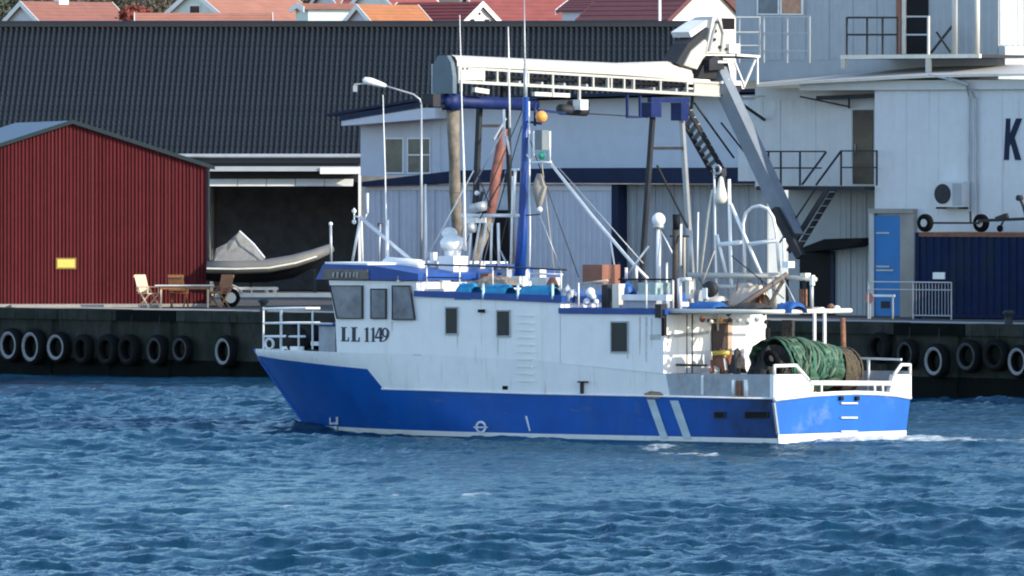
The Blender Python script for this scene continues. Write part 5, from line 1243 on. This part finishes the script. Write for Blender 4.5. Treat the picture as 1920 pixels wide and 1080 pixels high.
# ---- net platform over the aft deck
zpl = b(1450, 588, .3)[2]
def plan(px, py=588):      # point on the platform height seen at this pixel row is not needed: outline in metres
    return None
xo = -a_ws - .1
edge = [(xo, .15), (-1.6, .15)] + [(-.85 + .75 * math.sin(t), .9 - .75 * math.cos(t)) for t in np.linspace(0, math.pi / 2, 7)] + [(-.1, 3.0)] + [(-.6 + .5 * math.cos(t), 3.0 + .5 * math.sin(t)) for t in np.linspace(.2, math.pi / 2, 5)] + [(xo, 3.5)]
bp('net_platform', box(xo, xo + .9, .2, 3.45, zpl, zpl + .05), m_rust)
for xx in (-3.0, -2.0, -1.1): bp('platform_crossbar', beam((xx, .2, zpl + .02), (xx, 3.4, zpl + .02), .06), m_rust)
bp('platform_long_bar', beam((xo, 1.8, zpl + .05), (-.2, 1.8, zpl + .05), .07), m_rust)
bp('platform_plank', box(-4.0, -.4, 2.0, 2.5, zpl + .09, zpl + .13), m_wood)
bp('platform_rim', tube([(x, y, zpl + .04) for x, y in edge[:-1]], .06, 8), m_cream, True)
for px in (1527, 1546): q = pixx(px, 700, -2.6); bp('platform_post', cyl((-2.6, q[1], .95), (-2.6, q[1], zpl), .045, 8), m_white2)
def plump(px0, px1, py0, py1, y0, y1, name, mat, s): return lump(px0, px1, py0, py1, y0, y1, name, mat, s, flat=.6)
plump(1286, 1372, 565, 586, .3, 1.0, 'blue_tarp_bundle', m_tarpb, 20); plump(1452, 1514, 566, 587, .6, 1.3, 'blue_tarp_bundle', m_tarpb, 21); plump(1368, 1452, 568, 586, .5, 1.3, 'dark_net_bundle', m_netdk, 22)
plump(1318, 1372, 556, 574, 1.3, 2.0, 'pale_sack', m_cream, 23); plump(1366, 1445, 532, 572, 1.6, 2.6, 'cream_sack', M('cream_canvas', (.55, .45, .36), .8, var=.2, scale=4, bump=.5, bscale=5), 24)
plump(1516, 1552, 576, 584, 2.0, 2.5, 'white_sack', m_cream, 25)
# gantry
G = 2.0
yrail([(1290, 517, G), (1458, 517, G)], .075, m_creamw, 'gantry_beam'); yrail([(1470, 520, G), (1530, 524, G)], .06, m_cream, 'gantry_beam'); yrail([(1345, 537, G), (1400, 538, G)], .05, m_cream, 'gantry_stay')
for px in (1296, 1452): yrail([(px, 517, G), (px, 583, G)], .06, m_cream, 'gantry_leg')
yrail([(1274, 522, 1.2), (1275, 580, 1.2)], .06, m_lampw, 'gantry_leg'); yrail([(1275, 524, 1.2), (1295, 524, 1.2)], .05, m_lampw, 'gantry_cross')
yrail([(1339, 312, G), (1341, 460, G), (1346, 620, G)], .028, m_lampw, 'gantry_pole'); yrail([(1367, 336, G), (1369, 460, G), (1372, 560, G)], .045, m_lampw, 'gantry_pole')
yrail([(1370, 382, G), (1428, 516, G)], .045, m_lampw, 'gantry_strut'); yrail([(1336, 356, G), (1328, 400, G), (1314, 512, G)], .03, m_cream, 'gantry_strut'); yrail([(1344, 440, G), (1362, 516, G)], .04, m_white2, 'gantry_strut')
yrail([(1348, 459, G), (1394, 454, G)], .06, m_lampw, 'gantry_tie'); yrail([(1402, 458, G), (1457, 451, G)], .05, m_lampw, 'gantry_tie')
yrail([(1396, 516, G), (1395, 452, G), (1393, 420, G), (1398, 400, G), (1410, 389, G), (1425, 386, G), (1440, 392, G), (1450, 408, G), (1456, 440, G), (1461, 510, G)], .042, m_white2, 'gantry_arch')
yrail([(1470, 447, G), (1470, 500, G)], .04, m_white2, 'gantry_post'); bx(1466, 1490, 490, 502, 1.9, 2.3, 'gantry_lamp', m_lampw)
for px in (1476, 1508): yrail([(px, 525, G), (px, 585, G)], .045, m_dark, 'gantry_leg')
yrail([(1522, 524, G), (1522, 588, G)], .05, m_galv, 'gantry_leg'); bx(1518, 1528, 516, 535, 1.9, 2.1, 'stern_light', m_lampw); bx(1500, 1520, 512, 520, 1.9, 2.3, 'gantry_tray', m_cream)
bp('hanging_block', lathe(b(1352, 382, 1.9), (0, 0, 1), [(0, .06), (.05, .13), (.14, .16), (.26, .14), (.42, .09), (.62, .05), (.66, .02)], 14), m_cream, True); bp('block_cheek', box(*[v for k in zip(b(1344, 380, 2.05), b(1360, 326, 2.15)) for v in sorted(k)]), m_dark)
bp('block_shackle', torus(b(1345, 318, 1.95), (0, 1, 0), .10, .03, 12, 6), m_galv, True); bx(1334, 1362, 315, 330, 2.0, 2.2, 'block_yoke', m_dark)
yrail([(1362, 590, .8), (1420, 552, 1.4), (1476, 514, 2.0)], .065, M('brown_derrick', (.13, .10, .085), .7, var=.3), 'folded_derrick'); yrail([(1432, 590, 1.2), (1472, 520, 2.0)], .045, m_netbr, 'derrick_stay')
bp('trawl_block', lathe(b(1328, 542, 1.0), (0, 1, 0), [(0, .04), (0, .18), (.05, .2), (.12, .2), (.17, .18), (.17, .04)], 16), m_dark, True); bx(1316, 1332, 540, 560, .95, 1.1, 'winch_motor', m_lampw); bx(1285, 1300, 528, 560, .9, 1.2, 'winch_box', m_cream)
bp('end_lamp', ball(b(1569, 580, 3.4), .10, 10, 6), m_lampw, True); bp('end_lamp_bracket', ball(b(1558, 576, 3.4), .09, 8, 6), m_rust, True)
yrail([(1580, 596, 5.0), (1583, 700, 5.0)], .07, m_rust, 'stern_davit')
# ---- aft wall and working deck
xa = -a_ws
def aw(pts, th, name, mat): return bp(name, prism([pixx(px, py, xa + .015) for px, py in pts], (th, 0, 0)), mat)
dr = aw([(1334, 606), (1361, 606), (1361, 664), (1334, 664)], .03, 'aft_door', M('dark_door_opening', (.05, .03, .025), .7)); aw([(1362, 602), (1370, 602), (1370, 690), (1362, 690)], .05, 'door_jamb', M('peach_primer', (.5, .36, .27), .7, dirt=RUST, damt=.6, dscale=(3, 3, 3)))
aw([(1326, 598), (1370, 598), (1370, 604), (1326, 604)], .06, 'door_header', m_rust)
aw([(1436, 615), (1441, 615), (1441, 634), (1436, 634)], .06, 'wall_hook', m_black)
aw([(1252, 628), (1326, 620), (1326, 626), (1252, 634)], .05, 'wall_pipe', m_grey)
yrail([(1252, 684, .5), (1325, 685, .5)], .03, m_dark, 'deck_rail'); yrail([(1298, 590, .4), (1298, 700, .4)], .018, m_dark, 'hanging_wire'); yrail([(1288, 590, .4), (1288, 700, .4)], .014, m_dark, 'hanging_wire')
bx(1240, 1250, 596, 630, -.12, .05, 'coiled_hose', m_black); bx(1228, 1250, 570, 596, -.12, .1, 'corner_gear', m_dark)
bx(1336, 1374, 664, 700, 1.0, 1.7, 'red_winch_frame', m_rust); yrail([(1338, 662, .9), (1366, 662, .9)], .06, m_yellow, 'yellow_lever'); bp('winch_drum', lathe(b(1352, 684, .9), (0, 1, 0), [(0, .05), (0, .22), (.06, .22), (.07, .12), (.6, .12), (.61, .22), (.67, .22), (.67, .05)], 16), m_brown, True)
for px in (1376, 1399): pole_([(px, 712), (px, 744)], .06, m_lampw, .05, 'bollard')
pole_([(1385, 690), (1386, 730)], .05, m_black, .1, 'roller_post'); bx(1380, 1394, 714, 742, -.03, .1, 'roller', m_rust); lump(1366, 1400, 655, 700, .5, 1.0, 'rope_coil', m_netdk, 31)
sbox(1318, 722, 3, 36, .05, 'bulwark_frame', m_white)
# net drum
def drum(px0, px1, pyt, pyb, x, name, mat, seed, bulge=.12, n=22, m=36, amp=.04, taper=0.0):
    g = np.random.default_rng(seed); p0, p1 = pixx(px0, (pyt + pyb) / 2, x), pixx(px1, (pyt + pyb) / 2, x)
    r = (pixx(px0, pyt, x)[2] - pixx(px0, pyb, x)[2]) / 2; c = pixx(px0, (pyt + pyb) / 2, x)[2]; rows = []
    f1, f2, f3 = g.uniform(0, 6, 3)
    for i in range(n):
        u = i / (n - 1); y = p0[1] + (p1[1] - p0[1]) * u; row = []
        for j in range(m + 1):
            t = 2 * math.pi * (j % m) / m; rr = r * (1 + bulge * math.sin(math.pi * u) - taper * u) * (1 + amp * math.sin(9 * u + 2 * math.sin(3 * t + f1)) + amp * .8 * math.sin(23 * u + 5 * t + f2) + amp * .6 * math.sin(17 * t + f3 + 5 * u))
            row.append((x + rr * math.cos(t), y, c + rr * math.sin(t)))
        rows.append(row)
    return bp(name, grid(rows), mat, True)
xd = -1.35
drum(1448, 1560, 634, 744, xd, 'green_net', m_net, 3, bulge=.10, taper=.36, amp=.055)
def flange(px, pyt, pyb, x, mat, name):
    p_ = pixx(px, (pyt + pyb) / 2, x); r = (pixx(px, pyt, x)[2] - pixx(px, pyb, x)[2]) / 2
    bp(name, lathe((x, p_[1], p_[2]), (0, 1, 0), [(0, .1), (0, r), (.05, r), (.05, .1)], 28), mat)
flange(1582, 650, 738, xd, m_netbr, 'drum_flange'); drum(1556, 1580, 652, 736, xd, 'brown_net_end', m_netbr, 5, .02)
flange(1451, 646, 732, xd, m_netdk, 'drum_flange')
lump(1398, 1466, 648, 715, .9, 1.9, 'dark_net_heap', m_netdk, 41, 13, 9); bp('rubber_bobbin', torus(b(1446, 672, 1.0), (0, 1, .3), .15, .07, 18, 8), m_tyre, True)
bp('drum_stand', box(xd - .3, xd + .3, pixx(1458, 700, xd)[1], pixx(1462, 700, xd)[1], .92, 1.9), m_dark)
bx(1466, 1490, 600, 632, 4.2, 4.3, 'dark_screen', m_netdk)

gN = random.Random(4)
m_strand = [M('pale_green_twine', (.055, .15, .10), .9, var=.3, scale=12), M('dark_green_twine', (.010, .045, .03), .9, var=.3, scale=12), M('grey_green_twine', (.12, .16, .11), .9, var=.3, scale=12)]
y_a, y_b = pixx(1450, 690, xd)[1], pixx(1556, 690, xd)[1]; zc_ = pixx(1448, 689, xd)[2]; r0_ = (pixx(1448, 634, xd)[2] - pixx(1448, 744, xd)[2]) / 2
for i in range(34):
    u = (i + .5) / 34; y = y_a + (y_b - y_a) * u; rr = r0_ * (1 + .10 * math.sin(math.pi * u) - .36 * u) * gN.uniform(.99, 1.05); w0 = gN.uniform(-.2, .2)
    bp('net_fold', tube([(xd + rr * math.cos(t), y + w0 * math.sin(2 * t + i) + .10 * (t - 1.2), zc_ + rr * math.sin(t)) for t in np.linspace(-.5, 2.4, 12)], gN.uniform(.018, .045), 5), gN.choice(m_strand), True)
for k in range(9):
    px = 1300 + k * 17; bp('hung_float', ball(b(px, 596 + gN.uniform(0, 8), .25 + gN.uniform(0, .4)), gN.uniform(.05, .09), 10, 6), gN.choice([m_orange, m_dark, m_cream, m_rust]), True)
for px, py, h in ((1302, 566, 22), (1330, 568, 16), (1416, 560, 26), (1498, 560, 18)): bx(px, px + 16, py - h, py + 14, gN.uniform(1.3, 2.4), 2.8, 'gear_box', gN.choice([m_cream, m_dark, m_grey, m_rust]))
for (p0, p1) in (((1340, 470), (1300, 575)), ((1372, 480), (1470, 560)), ((1425, 520), (1446, 580)), ((1384, 520), (1378, 580)), ((1310, 520), (1340, 578)), ((1240, 430), (1290, 520)), ((1460, 505), (1500, 585))): yrail([(p0[0], p0[1], 1.7), (p1[0], p1[1], 1.7)], .014, gN.choice([m_dark, m_rope, m_galv]), 'rigging_wire')
lump(1250, 1300, 690, 742, .35, 1.0, 'grey_net_pile', M('grey_net_pile_twine', (.17, .16, .14), .95, var=.5, scale=10, bump=1, bscale=14), 51, 12, 8)

# loose gear on the wheelhouse roof and tower foot
for k, (px, py, w, h, y) in enumerate(((884, 505, 26, 22, 3.2), (918, 508, 22, 18, 3.4), (940, 512, 20, 22, 3.0), (968, 508, 16, 18, 3.3), (1000, 512, 24, 16, 3.1), (806, 522, 22, 20, 2.2), (900, 520, 30, 14, 2.0))):
    bx(px, px + w, py - h / 2, py + h / 2, y, y + .5, 'roof_gear_box', (m_cream, m_dark, m_grey, m_galv, m_white2, m_cream, m_rust)[k])
for k in range(6): lump(866 + k * 21, 866 + k * 21 + 24, 500 + gN.uniform(-5, 4), 524, 3.6, 4.2, 'coiled_line', (m_netdk, m_rope, m_netbr, m_grey, m_netdk, m_cream)[k], 60 + k, 8, 6)
for (p0, p1, m_) in (((948, 320), (905, 500), m_galv), ((968, 330), (930, 500), m_netbr), ((906, 405), (938, 500), m_dark), ((870, 420), (850, 500), m_dark), ((986, 210), (930, 405), m_dark), ((986, 240), (1085, 520), m_dark), ((984, 196), (868, 470), m_dark), ((1016, 305), (1040, 515), m_rope)): yrail([(p0[0], p0[1], 2.7), (p1[0], p1[1], 2.7)], .013, m_, 'rigging_wire')

for k in range(16):
    u = k / 15; x0 = b(1402 + 62 * u, 690, 1.1); h = .62 * math.sin(math.pi * min(.95, u * .85 + .12))
    bp('dark_net_fold', tube([(x0[0] + gN.uniform(-.1, .1), .95 + gN.uniform(0, .9), 1.25), (x0[0] + gN.uniform(-.1, .1), 1.1 + gN.uniform(0, .6), 1.35 + h * .7), (x0[0] + gN.uniform(-.1, .1), 1.4, 1.40 + h), (x0[0], 1.9, 1.3 + h * .7)], gN.uniform(.04, .09), 6), gN.choice([m_netdk, m_netdk, m_netbr, m_dark]), True)
for k in range(10):
    px = 1326 + gN.uniform(0, 60); bp('deck_clutter', beam(b(px, 700, .8), b(px + gN.uniform(-14, 14), 655 + gN.uniform(0, 25), .8 + gN.uniform(0, .8)), gN.uniform(.05, .12)), gN.choice([m_rust, m_dark, m_brown, m_cream, m_netbr]))

# mooring bollards on the quay edge
def quay_bollard(px, label):
    x = q_at(px); X_, Y_, _ = Q.w(x, .9, 0); t = thing('mooring_bollard', label, 'bollard', Frame(X_, Y_, QA, QZ), 'bollards on the quay edge')
    obj('post', lathe((0, 0, 0), (0, 0, 1), [(0, .16), (.03, .16), (.05, .12), (.28, .11), (.33, .17), (.38, .17), (.42, .10)], 16), m_dark, t, True)
    obj('base_plate', box(-.22, .22, -.22, .22, .0, .03), m_rust, t)
quay_bollard(1848, 'short dark mooring bollard on the quay edge before the container')
quay_bollard(452, 'short dark mooring bollard on the quay edge by the trailer wheel')

# rust and dirt runs below fittings on the boat side
gR = random.Random(9)
m_run = [M('grey_dirt_run', (.60, .59, .55), .8, var=.2, scale=9), M('ochre_run', (.62, .54, .43), .8, var=.2, scale=9)]
for px, y0, ln_ in ((858, 629, 24), (934, 634, 40), (1177, 664, 34), (1200, 594, 90), (1212, 594, 130), (1222, 596, 60), (735, 602, 22)):
    w = gR.uniform(.5, 1.3) * (1.6 if px > 1195 else 1)
    bp('dirt_run', prism([onskin(px - w, y0, .008), onskin(px + w, y0, .008), onskin(px + w * .7, y0 + ln_ * .6, .008), onskin(px, y0 + ln_, .008), onskin(px - w * .8, y0 + ln_ * .55, .008)], tuple(skin_n(skin(px, y0)) * .003)), gR.choice(m_run))
